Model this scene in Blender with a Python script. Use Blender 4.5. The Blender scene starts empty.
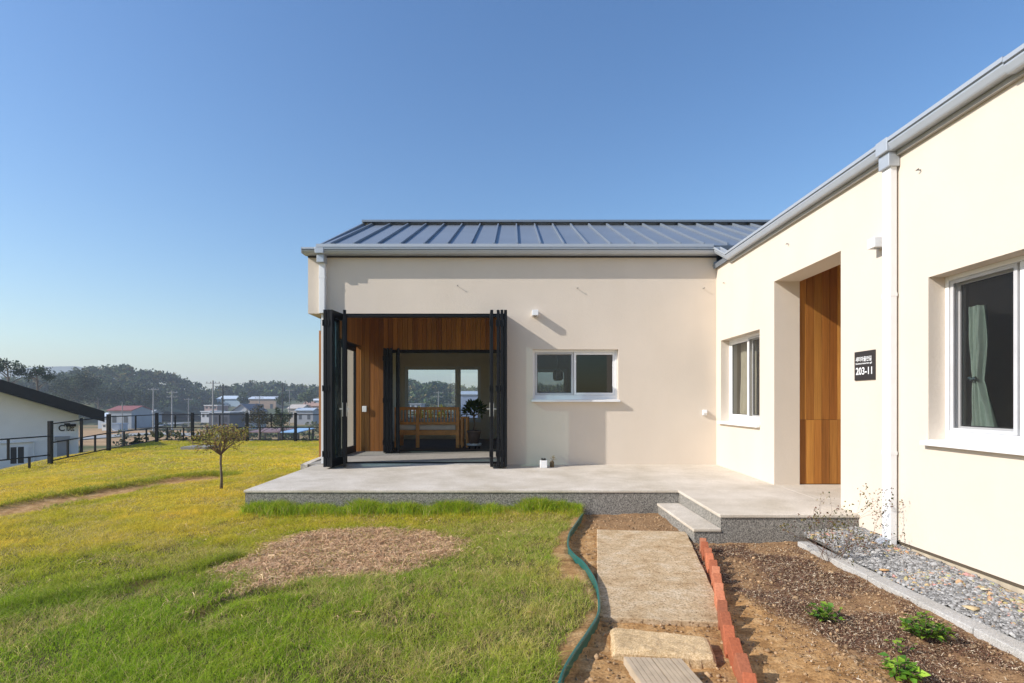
import bpy, math, random
import numpy as np
from mathutils import Vector, Matrix

random.seed(7)
RNG = np.random.default_rng(11)
SC = bpy.context.scene
COL = SC.collection

# ------------------------------------------------------------------ camera, sky, sun, exposure
F = 545.0                # focal length in pixels of the 1024 px wide frame
CX, CY = 513.0, 402.0    # vanishing point of the view direction
ZC = 1.3365              # eye height over the garden soil
cam_d = bpy.data.cameras.new("camera")
cam = bpy.data.objects.new("camera", cam_d)
COL.objects.link(cam)
cam.location = (0, 0, ZC)
cam.rotation_euler = (math.pi / 2, 0, 0)
cam_d.sensor_width = 36.0
cam_d.lens = F / 1024 * 36.0
cam_d.shift_x = (512 - CX) / 1024
cam_d.shift_y = (CY - 341.5) / 1024
cam_d.clip_start = 0.05
cam_d.clip_end = 5000
SC.camera = cam

SUN_DIR = Vector((3.07, 1.0, -2.06)).normalized()     # the way the light travels
SUN_EL = math.asin(-SUN_DIR.z)
SUN_AZ = math.atan2(-SUN_DIR.x, -SUN_DIR.y)
world = bpy.data.worlds.new("World")
SC.world = world
world.use_nodes = True
wn = world.node_tree
bg = wn.nodes["Background"]
sky = wn.nodes.new("ShaderNodeTexSky")
sky.sky_type = 'NISHITA'
sky.sun_disc = False
sky.sun_elevation = SUN_EL
sky.sun_rotation = SUN_AZ % (2 * math.pi)
sky.altitude = 0
sky.air_density = 1.35
sky.dust_density = 0.7
sky.ozone_density = 4.2
sat = wn.nodes.new("ShaderNodeHueSaturation"); sat.inputs["Saturation"].default_value = 1.16; sat.inputs["Hue"].default_value = 0.506
wn.links.new(sky.outputs[0], sat.inputs["Color"]); wn.links.new(sat.outputs[0], bg.inputs[0])
bg.inputs[1].default_value = 0.115
sun_d = bpy.data.lights.new("sun", 'SUN')
sun_d.energy = 3.75
sun_d.angle = math.radians(0.5)
sun_d.color = (1.0, 0.945, 0.87)
sun = bpy.data.objects.new("sun", sun_d)
COL.objects.link(sun)
sun.rotation_euler = SUN_DIR.to_track_quat('-Z', 'Y').to_euler()
sun.location = (-30, -10, 30)
SC.view_settings.view_transform = 'Standard'
SC.view_settings.look = 'None'
SC.view_settings.exposure = 0.58
SC.view_settings.gamma = 1.0
SC.view_settings.use_curve_mapping = False
SC.render.engine = 'CYCLES'
SC.cycles.max_bounces = 8
SC.cycles.transparent_max_bounces = 16
SC.cycles.volume_bounces = 0
SC.cycles.caustics_reflective = False
SC.cycles.caustics_refractive = False
SC.cycles.sample_clamp_indirect = 6.0
SC.cycles.use_denoising = True

# ------------------------------------------------------------------ helpers
def at(px, py, Y=None, z=None):
    """World point seen at a pixel, at depth Y or at height z."""
    if Y is None:
        Y = (ZC - z) * F / (py - CY)
    return ((px - CX) * Y / F, Y, ZC - (py - CY) * Y / F)

def _hash(ix, iy, s):
    n = (ix * 374761393 + iy * 668265263 + s * 974634777) & 0x7fffffff
    n = ((n ^ (n >> 13)) * 1274126177) & 0x7fffffff
    n = n ^ (n >> 16)
    return (n & 0xffff) / 65535.0

def vnoise(x, y, s=0):
    x = np.asarray(x, float); y = np.asarray(y, float)
    ix = np.floor(x).astype(np.int64); iy = np.floor(y).astype(np.int64)
    fx = x - ix; fy = y - iy
    fx = fx * fx * (3 - 2 * fx); fy = fy * fy * (3 - 2 * fy)
    a = _hash(ix, iy, s); b = _hash(ix + 1, iy, s); c = _hash(ix, iy + 1, s); d = _hash(ix + 1, iy + 1, s)
    return (a * (1 - fx) + b * fx) * (1 - fy) + (c * (1 - fx) + d * fx) * fy

def fbm(x, y, s=0, o=4):
    t = 0; a = 0.5; n = 0
    for k in range(o):
        t = t + a * vnoise(x * 2 ** k, y * 2 ** k, s + k); n += a; a *= 0.5
    return t / n

def sstep(a, b, x):
    t = np.clip((np.asarray(x, float) - a) / (b - a), 0, 1)
    return t * t * (3 - 2 * t)

def in_poly(x, y, poly):
    x = np.asarray(x, float); y = np.asarray(y, float)
    r = np.zeros(x.shape, bool)
    n = len(poly)
    for i in range(n):
        x1, y1 = poly[i][:2]; x2, y2 = poly[(i + 1) % n][:2]
        c = ((y1 > y) != (y2 > y))
        with np.errstate(divide='ignore', invalid='ignore'):
            r ^= c & (x < (x2 - x1) * (y - y1) / (y2 - y1 + 1e-12) + x1)
    return r

def dist_line(x, y, pts):
    d = np.full(np.shape(x), 1e9)
    for (x1, y1), (x2, y2) in zip(pts[:-1], pts[1:]):
        vx, vy = x2 - x1, y2 - y1
        t = np.clip(((x - x1) * vx + (y - y1) * vy) / (vx * vx + vy * vy), 0, 1)
        d = np.minimum(d, np.hypot(x - x1 - t * vx, y - y1 - t * vy))
    return d

def tag(o, label=None, cat=None, group=None, kind=None):
    if label: o["label"] = label
    if cat: o["category"] = cat
    if group: o["group"] = group
    if kind: o["kind"] = kind
    return o

def root_loc(o):
    v = Vector((0, 0, 0))
    while o is not None:
        v += o.location; o = o.parent
    return v

def thing(name, loc, label, cat, group=None):
    o = bpy.data.objects.new(name, None)
    o.empty_display_size = 0.2
    COL.objects.link(o)
    o.location = loc
    return tag(o, label, cat, group)

class MB:
    """Collects faces in world coordinates and links them as one mesh object."""
    def __init__(self):
        self.v = []; self.f = []; self.c = []
    def add(self, vs, fs, col=None):
        n = len(self.v)
        self.v += [tuple(p) for p in vs]
        for f in fs:
            self.f.append(tuple(n + i for i in f)); self.c.append(col)
        return self
    def box(self, x0, x1, y0, y1, z0, z1, col=None, m=None):
        x0, x1 = min(x0, x1), max(x0, x1); y0, y1 = min(y0, y1), max(y0, y1); z0, z1 = min(z0, z1), max(z0, z1)
        vs = [(x0, y0, z0), (x1, y0, z0), (x1, y1, z0), (x0, y1, z0), (x0, y0, z1), (x1, y0, z1), (x1, y1, z1), (x0, y1, z1)]
        if m is not None: vs = [m @ Vector(p) for p in vs]
        return self.add(vs, [(3, 2, 1, 0), (4, 5, 6, 7), (0, 1, 5, 4), (1, 2, 6, 5), (2, 3, 7, 6), (3, 0, 4, 7)], col)
    def quad(self, a, b, c, d, col=None):
        return self.add([a, b, c, d], [(0, 1, 2, 3)], col)
    def prism(self, poly, axis, a, b, col=None):
        """poly: list of 2-D points; extruded along axis (0,1,2) from a to b."""
        def P(p, t):
            if axis == 0: return (t, p[0], p[1])
            if axis == 1: return (p[0], t, p[1])
            return (p[0], p[1], t)
        n = len(poly)
        vs = [P(p, a) for p in poly] + [P(p, b) for p in poly]
        fs = [tuple(range(n))[::-1], tuple(range(n, 2 * n))] + [(i, (i + 1) % n, n + (i + 1) % n, n + i) for i in range(n)]
        return self.add(vs, fs, col)
    def tube(self, pts, r, n=8, col=None, cap=True):
        pts = [Vector(p) for p in pts]
        if not hasattr(r, '__len__'): r = [r] * len(pts)
        rings = []; vs = []
        up = None
        for i, p in enumerate(pts):
            d = (pts[min(i + 1, len(pts) - 1)] - pts[max(i - 1, 0)])
            if d.length < 1e-9: d = Vector((0, 0, 1))
            d.normalize()
            if up is None:
                up = Vector((0, 0, 1)) if abs(d.z) < 0.9 else Vector((1, 0, 0))
            s = d.cross(up)
            if s.length < 1e-6: s = d.cross(Vector((0.3, 1, 0.2)))
            s.normalize(); t = s.cross(d).normalized(); up = t
            for k in range(n):
                a = 2 * math.pi * k / n
                vs.append(p + (s * math.cos(a) + t * math.sin(a)) * r[i])
        fs = []
        for i in range(len(pts) - 1):
            for k in range(n):
                fs.append((i * n + k, i * n + (k + 1) % n, (i + 1) * n + (k + 1) % n, (i + 1) * n + k))
        if cap:
            fs.append(tuple(range(n))[::-1]); fs.append(tuple((len(pts) - 1) * n + k for k in range(n)))
        return self.add(vs, fs, col)
    def lathe(self, prof, cx, cy, n=20, col=None):
        """prof: list of (r, z)."""
        vs = []; fs = []
        for r, z in prof:
            for k in range(n):
                a = 2 * math.pi * k / n
                vs.append((cx + r * math.cos(a), cy + r * math.sin(a), z))
        for i in range(len(prof) - 1):
            for k in range(n):
                fs.append((i * n + k, i * n + (k + 1) % n, (i + 1) * n + (k + 1) % n, (i + 1) * n + k))
        fs.append(tuple(range(n))[::-1]); fs.append(tuple((len(prof) - 1) * n + k for k in range(n)))
        return self.add(vs, fs, col)
    def build(self, name, mat, parent=None, bevel=0.0, smooth=False, fix=True, own_origin=True):
        vs = np.array(self.v, float)
        if parent is not None:
            off = np.array(root_loc(parent))
        elif own_origin:
            off = np.array([(vs[:, 0].min() + vs[:, 0].max()) / 2, (vs[:, 1].min() + vs[:, 1].max()) / 2, vs[:, 2].min()])
        else:
            off = np.zeros(3)
        me = bpy.data.meshes.new(name)
        me.from_pydata([tuple(p) for p in (vs - off)], [], self.f)
        if any(c is not None for c in self.c):
            at_ = me.attributes.new("col", 'FLOAT_COLOR', 'FACE')
            cc = np.ones((len(self.f), 4), np.float32)
            for i, c in enumerate(self.c):
                if c is not None: cc[i, :3] = c
            at_.data.foreach_set("color", cc.ravel())
        if fix:
            import bmesh
            bm = bmesh.new(); bm.from_mesh(me)
            bmesh.ops.recalc_face_normals(bm, faces=bm.faces)
            bm.to_mesh(me); bm.free()
        if smooth:
            me.polygons.foreach_set("use_smooth", [True] * len(me.polygons))
        me.materials.append(mat)
        o = bpy.data.objects.new(name, me)
        COL.objects.link(o)
        if parent is not None: o.parent = parent
        else: o.location = off
        if bevel:
            b = o.modifiers.new("bevel", 'BEVEL'); b.width = bevel; b.segments = 2; b.limit_method = 'ANGLE'; b.angle_limit = math.radians(40)
            b.harden_normals = False
        return o

def fast_mesh(name, V, Fc, mat, col=None, parent=None, smooth=False, origin=None, extra=None):
    """V (n,3), Fc (m,k) arrays; col (m,3) per face colours."""
    V = np.asarray(V, np.float32); Fc = np.asarray(Fc, np.int32)
    off = np.array(root_loc(parent)) if parent is not None else (np.zeros(3) if origin is None else np.array(origin))
    V = V - off.astype(np.float32)
    me = bpy.data.meshes.new(name)
    m, k = Fc.shape
    me.vertices.add(len(V)); me.vertices.foreach_set("co", V.ravel())
    me.loops.add(m * k); me.loops.foreach_set("vertex_index", Fc.ravel())
    me.polygons.add(m)
    me.polygons.foreach_set("loop_start", np.arange(0, m * k, k, dtype=np.int32))
    try: me.polygons.foreach_set("loop_total", np.full(m, k, dtype=np.int32))
    except Exception: pass
    me.update(calc_edges=True)
    if smooth: me.polygons.foreach_set("use_smooth", np.ones(m, bool))
    if col is not None:
        a = me.attributes.new("col", 'FLOAT_COLOR', 'FACE')
        cc = np.ones((m, 4), np.float32); cc[:, :3] = col
        a.data.foreach_set("color", cc.ravel())
    if extra:
        for nm, arr in extra.items():
            a = me.attributes.new(nm, 'FLOAT', 'POINT'); a.data.foreach_set("value", np.asarray(arr, np.float32).ravel())
    me.materials.append(mat)
    o = bpy.data.objects.new(name, me)
    COL.objects.link(o)
    if parent is not None: o.parent = parent
    else: o.location = off
    return o

# ------------------------------------------------------------------ materials
def new_mat(name):
    m = bpy.data.materials.new(name); m.use_nodes = True
    nt = m.node_tree
    return m, nt, nt.nodes["Principled BSDF"]

def N(nt, t, **kw):
    n = nt.nodes.new(t)
    for k, v in kw.items():
        if k.startswith("i_"):
            key = k[2:]; key = int(key) if key.isdigit() else key.replace("_", " ")
            n.inputs[key].default_value = v
        else: setattr(n, k, v)
    return n

def ramp(nt, src, stops):
    r = nt.nodes.new("ShaderNodeValToRGB")
    while len(r.color_ramp.elements) < len(stops): r.color_ramp.elements.new(0.5)
    for e, (p, c) in zip(r.color_ramp.elements, stops):
        e.position = p; e.color = (*c, 1) if len(c) == 3 else c
    nt.links.new(src, r.inputs[0])
    return r.outputs[0]

def mixc(nt, fac, a, b, mode='MIX'):
    n = nt.nodes.new("ShaderNodeMix"); n.data_type = 'RGBA'; n.blend_type = mode
    for s, v in ((n.inputs[0], fac), (n.inputs[6], a), (n.inputs[7], b)):
        if isinstance(v, (int, float)): s.default_value = v
        elif isinstance(v, tuple): s.default_value = (*v, 1) if len(v) == 3 else v
        else: nt.links.new(v, s)
    return n.outputs[2]

def noise(nt, scale, detail=4, rough=0.55, vec=None, dist=0.0):
    n = N(nt, "ShaderNodeTexNoise"); n.inputs["Scale"].default_value = scale; n.inputs["Detail"].default_value = detail
    n.inputs["Roughness"].default_value = rough; n.inputs["Distortion"].default_value = dist
    if vec is not None: nt.links.new(vec, n.inputs["Vector"])
    return n

def pos(nt):
    return N(nt, "ShaderNodeNewGeometry").outputs["Position"]

def scaled(nt, vec, s):
    m = N(nt, "ShaderNodeMapping"); m.inputs["Scale"].default_value = s
    nt.links.new(vec, m.inputs[0]); return m.outputs[0]

def bump(nt, bsdf, h, strength=0.3, dist=0.01):
    b = N(nt, "ShaderNodeBump"); b.inputs["Strength"].default_value = strength; b.inputs["Distance"].default_value = dist
    nt.links.new(h, b.inputs["Height"]); nt.links.new(b.outputs[0], bsdf.inputs["Normal"])

def plain(name, c, rough=0.5, metal=0.0, var=0.06, scale=8.0, bmp=0.0, bscale=60, spec=0.5):
    m, nt, b = new_mat(name)
    p = pos(nt)
    n = noise(nt, scale, 5, vec=p)
    lo = tuple(max(0, x * (1 - var)) for x in c); hi = tuple(min(1, x * (1 + var)) for x in c)
    nt.links.new(ramp(nt, n.outputs[0], [(0.3, lo), (0.7, hi)]), b.inputs["Base Color"])
    b.inputs["Roughness"].default_value = rough; b.inputs["Metallic"].default_value = metal
    b.inputs["Specular IOR Level"].default_value = spec
    if bmp:
        n2 = noise(nt, bscale, 3, vec=p); bump(nt, b, n2.outputs[0], bmp, 0.01)
    return m

def attr_mat(name, rough=0.7, trans=0.0, var=0.12, scale=30.0, bmp=0.0, spec=0.3):
    """Base colour from the per-face 'col' attribute, varied by noise; optional leaf translucency."""
    m, nt, b = new_mat(name)
    a = N(nt, "ShaderNodeAttribute", attribute_name="col")
    n = noise(nt, scale, 3, vec=pos(nt))
    k = ramp(nt, n.outputs[0], [(0.25, (1 - var,) * 3), (0.75, (1 + var,) * 3)])
    c = mixc(nt, 1.0, a.outputs["Color"], k, 'MULTIPLY')
    nt.links.new(c, b.inputs["Base Color"])
    b.inputs["Roughness"].default_value = rough
    b.inputs["Specular IOR Level"].default_value = spec
    if bmp: bump(nt, b, n.outputs[0], bmp, 0.01)
    if trans:
        t = N(nt, "ShaderNodeBsdfTranslucent"); nt.links.new(c, t.inputs[0])
        mx = N(nt, "ShaderNodeMixShader"); mx.inputs[0].default_value = trans
        nt.links.new(b.outputs[0], mx.inputs[1]); nt.links.new(t.outputs[0], mx.inputs[2])
        nt.links.new(mx.outputs[0], nt.nodes["Material Output"].inputs[0])
    return m

def stucco(name, c):
    m, nt, b = new_mat(name)
    p = pos(nt)
    n1 = noise(nt, 1.1, 6, 0.6, p); n2 = noise(nt, 140, 3, 0.6, p); n3 = noise(nt, 26, 3, 0.6, p)
    st = noise(nt, 1.0, 5, 0.6, scaled(nt, p, (3.0, 3.0, 0.6)))
    base = ramp(nt, n1.outputs[0], [(0.25, tuple(x * 0.955 for x in c)), (0.75, tuple(min(1, x * 1.03) for x in c))])
    stain = ramp(nt, st.outputs[0], [(0.3, (0.982, 0.978, 0.97)), (0.6, (1, 1, 1))])
    nt.links.new(mixc(nt, 1.0, base, stain, 'MULTIPLY'), b.inputs["Base Color"])
    b.inputs["Roughness"].default_value = 0.9; b.inputs["Specular IOR Level"].default_value = 0.15
    h = N(nt, "ShaderNodeMath", operation='ADD'); nt.links.new(n2.outputs[0], h.inputs[0]); nt.links.new(n3.outputs[0], h.inputs[1])
    bump(nt, b, h.outputs[0], 0.34, 0.005)
    return m

def glass(name, tint=(0.72, 0.78, 0.78), refl=1.0, rough=0.0):
    m, nt, b = new_mat(name)
    nt.nodes.remove(b)
    t = N(nt, "ShaderNodeBsdfTransparent"); t.inputs[0].default_value = (*tint, 1)
    g = N(nt, "ShaderNodeBsdfGlossy"); g.inputs["Roughness"].default_value = rough; g.inputs[0].default_value = (0.95, 0.97, 1, 1)
    lw = N(nt, "ShaderNodeLayerWeight"); lw.inputs[0].default_value = 0.33
    # slightly wavy panes
    nz = noise(nt, 2.2, 2, vec=pos(nt)); bp = N(nt, "ShaderNodeBump"); bp.inputs["Strength"].default_value = 0.02; bp.inputs["Distance"].default_value = 0.02
    nt.links.new(nz.outputs[0], bp.inputs["Height"]); nt.links.new(bp.outputs[0], g.inputs["Normal"])
    k = N(nt, "ShaderNodeMath", operation='MULTIPLY_ADD'); nt.links.new(lw.outputs["Fresnel"], k.inputs[0]); k.inputs[1].default_value = refl; k.inputs[2].default_value = 0.03
    mx = N(nt, "ShaderNodeMixShader")
    nt.links.new(k.outputs[0], mx.inputs[0]); nt.links.new(t.outputs[0], mx.inputs[1]); nt.links.new(g.outputs[0], mx.inputs[2])
    nt.links.new(mx.outputs[0], nt.nodes["Material Output"].inputs[0])
    return m

def wood(name, dark=1.0):
    """Vertical timber boards: the board's own tone comes from 'col', grain from stretched noise."""
    m, nt, b = new_mat(name)
    a = N(nt, "ShaderNodeAttribute", attribute_name="col")
    p = pos(nt)
    g = noise(nt, 1.0, 6, 0.65, scaled(nt, p, (90, 90, 2.2)), 0.4)
    g2 = noise(nt, 1.0, 3, 0.5, scaled(nt, p, (14, 14, 0.7)))
    k = ramp(nt, g.outputs[0], [(0.3, (0.70, 0.66, 0.60)), (0.7, (1.12, 1.1, 1.08))])
    k2 = ramp(nt, g2.outputs[0], [(0.3, (0.86, 0.82, 0.76)), (0.7, (1.1, 1.1, 1.1))])
    c = mixc(nt, 1.0, mixc(nt, 1.0, a.outputs["Color"], k, 'MULTIPLY'), k2, 'MULTIPLY')
    nt.links.new(c, b.inputs["Base Color"])
    b.inputs["Roughness"].default_value = 0.55; b.inputs["Specular IOR Level"].default_value = 0.3
    bump(nt, b, g.outputs[0], 0.15, 0.003)
    return m

def granite(name, lo, hi, scale=260, mottling=1.0, rough=0.75):
    m, nt, b = new_mat(name)
    p = pos(nt)
    n1 = noise(nt, scale, 2, 0.7, p); n2 = noise(nt, 2.2, 6, 0.62, p); n3 = noise(nt, scale * 0.35, 3, 0.7, p)
    a = ramp(nt, n1.outputs[0], [(0.36, lo), (0.62, hi)])
    k3 = ramp(nt, n3.outputs[0], [(0.35, (0.8, 0.8, 0.8)), (0.65, (1.08, 1.08, 1.08))])
    d = 0.13 * mottling
    k2 = ramp(nt, n2.outputs[0], [(0.3, (1 - d, 1 - d * 1.1, 1 - d * 1.35)), (0.68, (1.03, 1.03, 1.03))])
    nt.links.new(mixc(nt, 1.0, mixc(nt, 1.0, a, k3, 'MULTIPLY'), k2, 'MULTIPLY'), b.inputs["Base Color"])
    b.inputs["Roughness"].default_value = rough; b.inputs["Specular IOR Level"].default_value = 0.25
    bump(nt, b, n1.outputs[0], 0.12, 0.003)
    return m

def weathered(name):
    """Rough cast slab: pale crust with sandy stains, scratches and dark pits."""
    m, nt, b = new_mat(name)
    p = pos(nt)
    n1 = noise(nt, 5, 8, 0.7, p, 0.4); n2 = noise(nt, 62, 6, 0.8, p); n3 = noise(nt, 1.0, 6, 0.7, scaled(nt, p, (11, 15, 11)), 1.5)
    c = ramp(nt, n1.outputs[0], [(0.3, (0.50, 0.345, 0.19)), (0.5, (0.66, 0.51, 0.33)), (0.7, (0.76, 0.65, 0.49))])
    c = mixc(nt, 1.0, c, ramp(nt, n3.outputs[0], [(0.34, (0.76, 0.72, 0.66)), (0.56, (1.04, 1.03, 1.02))]), 'MULTIPLY')
    c = mixc(nt, 1.0, c, ramp(nt, n2.outputs[0], [(0.37, (0.26, 0.20, 0.15)), (0.47, (0.92, 0.90, 0.87)), (0.7, (1.08, 1.08, 1.08))]), 'MULTIPLY')
    nt.links.new(c, b.inputs["Base Color"]); b.inputs["Roughness"].default_value = 0.95; b.inputs["Specular IOR Level"].default_value = 0.1
    bump(nt, b, n2.outputs[0], 0.8, 0.012)
    return m

M = {}
M['stucco'] = stucco("cream_render", (0.69, 0.604, 0.508))
M['plaster'] = plain("interior_plaster", (0.80, 0.72, 0.59), 0.9, var=0.03)
M['ceiling'] = plain("interior_ceiling", (0.7, 0.68, 0.63), 0.9, var=0.02)
M['room_floor'] = plain("dark_floor", (0.10, 0.065, 0.045), 0.9, var=0.2, scale=3)
M['tile'] = granite("sunroom_tile", (0.30, 0.28, 0.25), (0.42, 0.39, 0.35), 90)
M['roof'] = plain("standing_seam_steel", (0.25, 0.285, 0.33), 0.42, 0.35, var=0.05, scale=1.5)
M['gutter'] = plain("grey_gutter_metal", (0.44, 0.475, 0.52), 0.42, 0.25, var=0.03)
M['white'] = plain("white_paint", (0.80, 0.80, 0.80), 0.4, var=0.02)
M['black'] = plain("black_powder_coat", (0.006, 0.0065, 0.008), 0.5, var=0.1, spec=0.22)
M['dark_metal'] = plain("dark_metal", (0.03, 0.03, 0.033), 0.5, var=0.1)
M['steel'] = plain("brushed_steel", (0.6, 0.6, 0.6), 0.3, 0.9)
M['glass'] = glass("window_glass", (0.40, 0.45, 0.45), 0.6)
M['sideglass'] = glass("side_window_glass", (0.70, 0.73, 0.73), 0.6)
M['clear'] = glass("clear_glass", (0.86, 0.91, 0.91))
M['doorglass'] = glass("door_glass", (0.66, 0.76, 0.77), 1.3)
M['screen'] = glass("insect_screen", (0.74, 0.74, 0.74), 0.25, 0.4)
M['cedar'] = wood("cedar_boards")
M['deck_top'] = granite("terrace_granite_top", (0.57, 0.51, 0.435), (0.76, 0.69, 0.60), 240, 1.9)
M['deck_face'] = granite("terrace_granite_face", (0.085, 0.08, 0.073), (0.40, 0.375, 0.335), 95, 0.6)  # speckled stone, its colour also darkened for the grazing light on the faces
M['kerb'] = granite("kerb_granite", (0.36, 0.35, 0.33), (0.62, 0.60, 0.57), 200, 1.6)
M['soilstone'] = granite("yellow_stone", (0.50, 0.335, 0.165), (0.80, 0.605, 0.37), 130, 1.8)
M['slabstone'] = weathered("weathered_slab")
M['leaf'] = attr_mat("leaf", 0.5, 0.35, 0.15, 20)
M['farleaf'] = attr_mat("far_leaf", 0.75, 0.15, 0.2, 0.6)
M['grass'] = attr_mat("grass_blades", 0.6, 0.5, 0.1, 25, spec=0.2)
M['bark'] = plain("bark", (0.16, 0.12, 0.09), 0.9, var=0.3, scale=40, bmp=0.4)
M['twig'] = plain("twig", (0.13, 0.08, 0.062), 0.85, var=0.2, scale=60)
M['attr'] = attr_mat("tinted_surface", 0.7, 0, 0.1, 12)
M['stone'] = attr_mat("loose_stone", 0.85, 0, 0.18, 120, 0.3)
M['brick'] = attr_mat("red_clay_brick", 0.85, 0, 0.2, 70, 0.4)
M['far'] = attr_mat("far_painted_surface", 0.7, 0, 0.08, 1.5)
M['concrete_pole'] = plain("pole_concrete", (0.30, 0.29, 0.28), 0.85)
M['asphalt'] = plain("far_road", (0.30, 0.30, 0.29), 0.9, var=0.1, scale=0.5)

# ------------------------------------------------------------------ terrain
YF = 8.79                 # plane of the front wall
XW = 3.28                 # plane of the entrance wing's wall
ZD = ZC - 1.008           # terrace height at the front wall
def zdeck(y): return ZC - (1.008 + 0.016 * (YF - y))

EDGE_PX = [(583.2, 513.2), (575, 525), (569.3, 534.4), (568.5, 546.8), (575, 555), (584, 563), (591, 572.5), (596, 582), (598.3, 593), (598.8, 612), (589, 630), (576, 649.5), (564.5, 669), (559.6, 683), (552, 705), (548, 740)]
EDGE = [at(px, py, z=0.075)[:2] for px, py in EDGE_PX]
def edge_x(y):
    ys = np.array([p[1] for p in EDGE][::-1]); xs = np.array([p[0] for p in EDGE][::-1])
    return np.interp(y, ys, xs)
STRAW = [at(px, py, z=0.0)[:2] for px, py in [(222, 572), (245, 556), (278, 542), (330, 531), (400, 530), (448, 535), (456, 543), (438, 556), (418, 568), (378, 575), (330, 580), (300, 584), (266, 592), (236, 580)]]
TRACK = [at(px, py, z=-0.02)[:2] for px, py in [(-60, 524), (0, 514), (30, 507), (60, 501), (100, 495), (140, 487), (175, 482), (203, 479)]]
SEAM = [at(px, py, z=0.0)[:2] for px, py in [(-60, 632), (0, 615), (40, 606), (90, 596), (130, 588), (190, 574), (235, 560)]]
SEAM2 = [at(px, py, z=0.0)[:2] for px, py in [(195, 620), (225, 603), (250, 596), (300, 592)]]

def yard_out(x, y):
    """Distance outside the fenced yard (0 inside)."""
    xb = np.interp(y, [-50, 9, 15.1, 19.3], [-11.3, -11.3, -11.35, -12.6])
    return np.maximum(np.maximum(y - 19.5, 0), np.maximum(xb - x, 0))

def gz0(x, y):
    x = np.asarray(x, float); y = np.asarray(y, float)
    z = np.zeros(np.broadcast(x, y).shape)
    z = z - 0.24 * sstep(8.0, 11.3, -x) * sstep(15.2, 11.5, y)
    z = z - 0.07 * sstep(12, 19, y)
    d = yard_out(x, y)
    z = z - 3.9 * sstep(0, 9, d) * 1.0
    z = z + 0.35 * (fbm(x / 14, y / 14, 5) - 0.5) * sstep(4, 20, d)
    return z

SLAB = [at(px, py, z=0.035)[:2] for px, py in [(597.5, 616), (729, 622.5), (686, 531.5), (597, 529.5)]]
def inside_soil(x): return x < 1.75
def gz(x, y):
    x = np.asarray(x, float); y = np.asarray(y, float)
    z = gz0(x, y)
    inside = yard_out(x, y) <= 0
    soil = (x > edge_x(y)) & (y < 6.6)
    z = z + np.where(soil & inside_soil(x), 0.012, 0)
    z = z + np.where(inside, (fbm(x / 0.9, y / 0.9, 9) - 0.5) * 0.05, 0)
    z = z + np.where(soil, (fbm(x / 0.11, y / 0.11, 21) - 0.5) * 0.035 + (fbm(x / 0.03, y / 0.03, 22, 2) - 0.5) * 0.012, 0)
    z = np.where(in_poly(x, y, SLAB), np.minimum(z, 0.0), z)
    # lawn: a worn track with a turf lip, open turf seams, a low bank against the terrace
    dt = dist_line(x, y, TRACK); z = z - 0.05 * sstep(0.44, 0.28, dt)
    ds = np.minimum(dist_line(x, y, SEAM), dist_line(x, y, SEAM2)); z = z - 0.045 * sstep(0.11, 0.02, ds)
    z = z + np.where(~soil, 0.05 * sstep(5.7, 6.4, y) * sstep(6.9, 6.5, y) * sstep(-3.4, -3.0, x), 0)
    # soil lower than the turf at the edging
    z = z + np.where((~soil) & (y < 6.6), 0.035 * sstep(0.9, 0.35, np.abs(x - edge_x(y))), 0)
    return z

def soil_zone(x, y): return (x > edge_x(y)) & (y < 6.6)

def bare(x, y):
    """How far turf is worn away (0..1)."""
    n = fbm(x / 0.35, y / 0.35, 31)
    b = sstep(0.42, 0.28, dist_line(x, y, TRACK) + (n - 0.5) * 0.3)
    b = np.maximum(b, 0.9 * sstep(0.13, 0.02, dist_line(x, y, SEAM) + (n - 0.45) * 0.22))
    b = np.maximum(b, 0.8 * sstep(0.10, 0.02, dist_line(x, y, SEAM2) + (n - 0.4) * 0.2))
    # eroded strip left of the edging
    e = edge_x(y) - x
    w = np.interp(y, [2.0, 2.6, 3.3, 3.9, 4.4, 4.9, 5.3, 5.8, 6.2], [0.05, 0.06, 0.06, 0.13, 0.16, 0.10, 0.13, 0.07, 0.03])
    b = np.maximum(b, sstep(w + 0.04, w - 0.04, e + (n - 0.5) * 0.32) * (y < 6.4) * (e > -0.05))
    return b

def straw(x, y):
    n = fbm(x / 0.3, y / 0.3, 41) - 0.5; n2 = fbm(x / 0.3, y / 0.3, 43) - 0.5
    s = np.zeros(np.shape(x))
    for k in (-1, -0.5, 0, 0.5, 1):
        s = s + in_poly(x + n * 0.5 + k * 0.1, y + n2 * 0.4 + k * 0.06, STRAW)
    return s / 5

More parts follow.
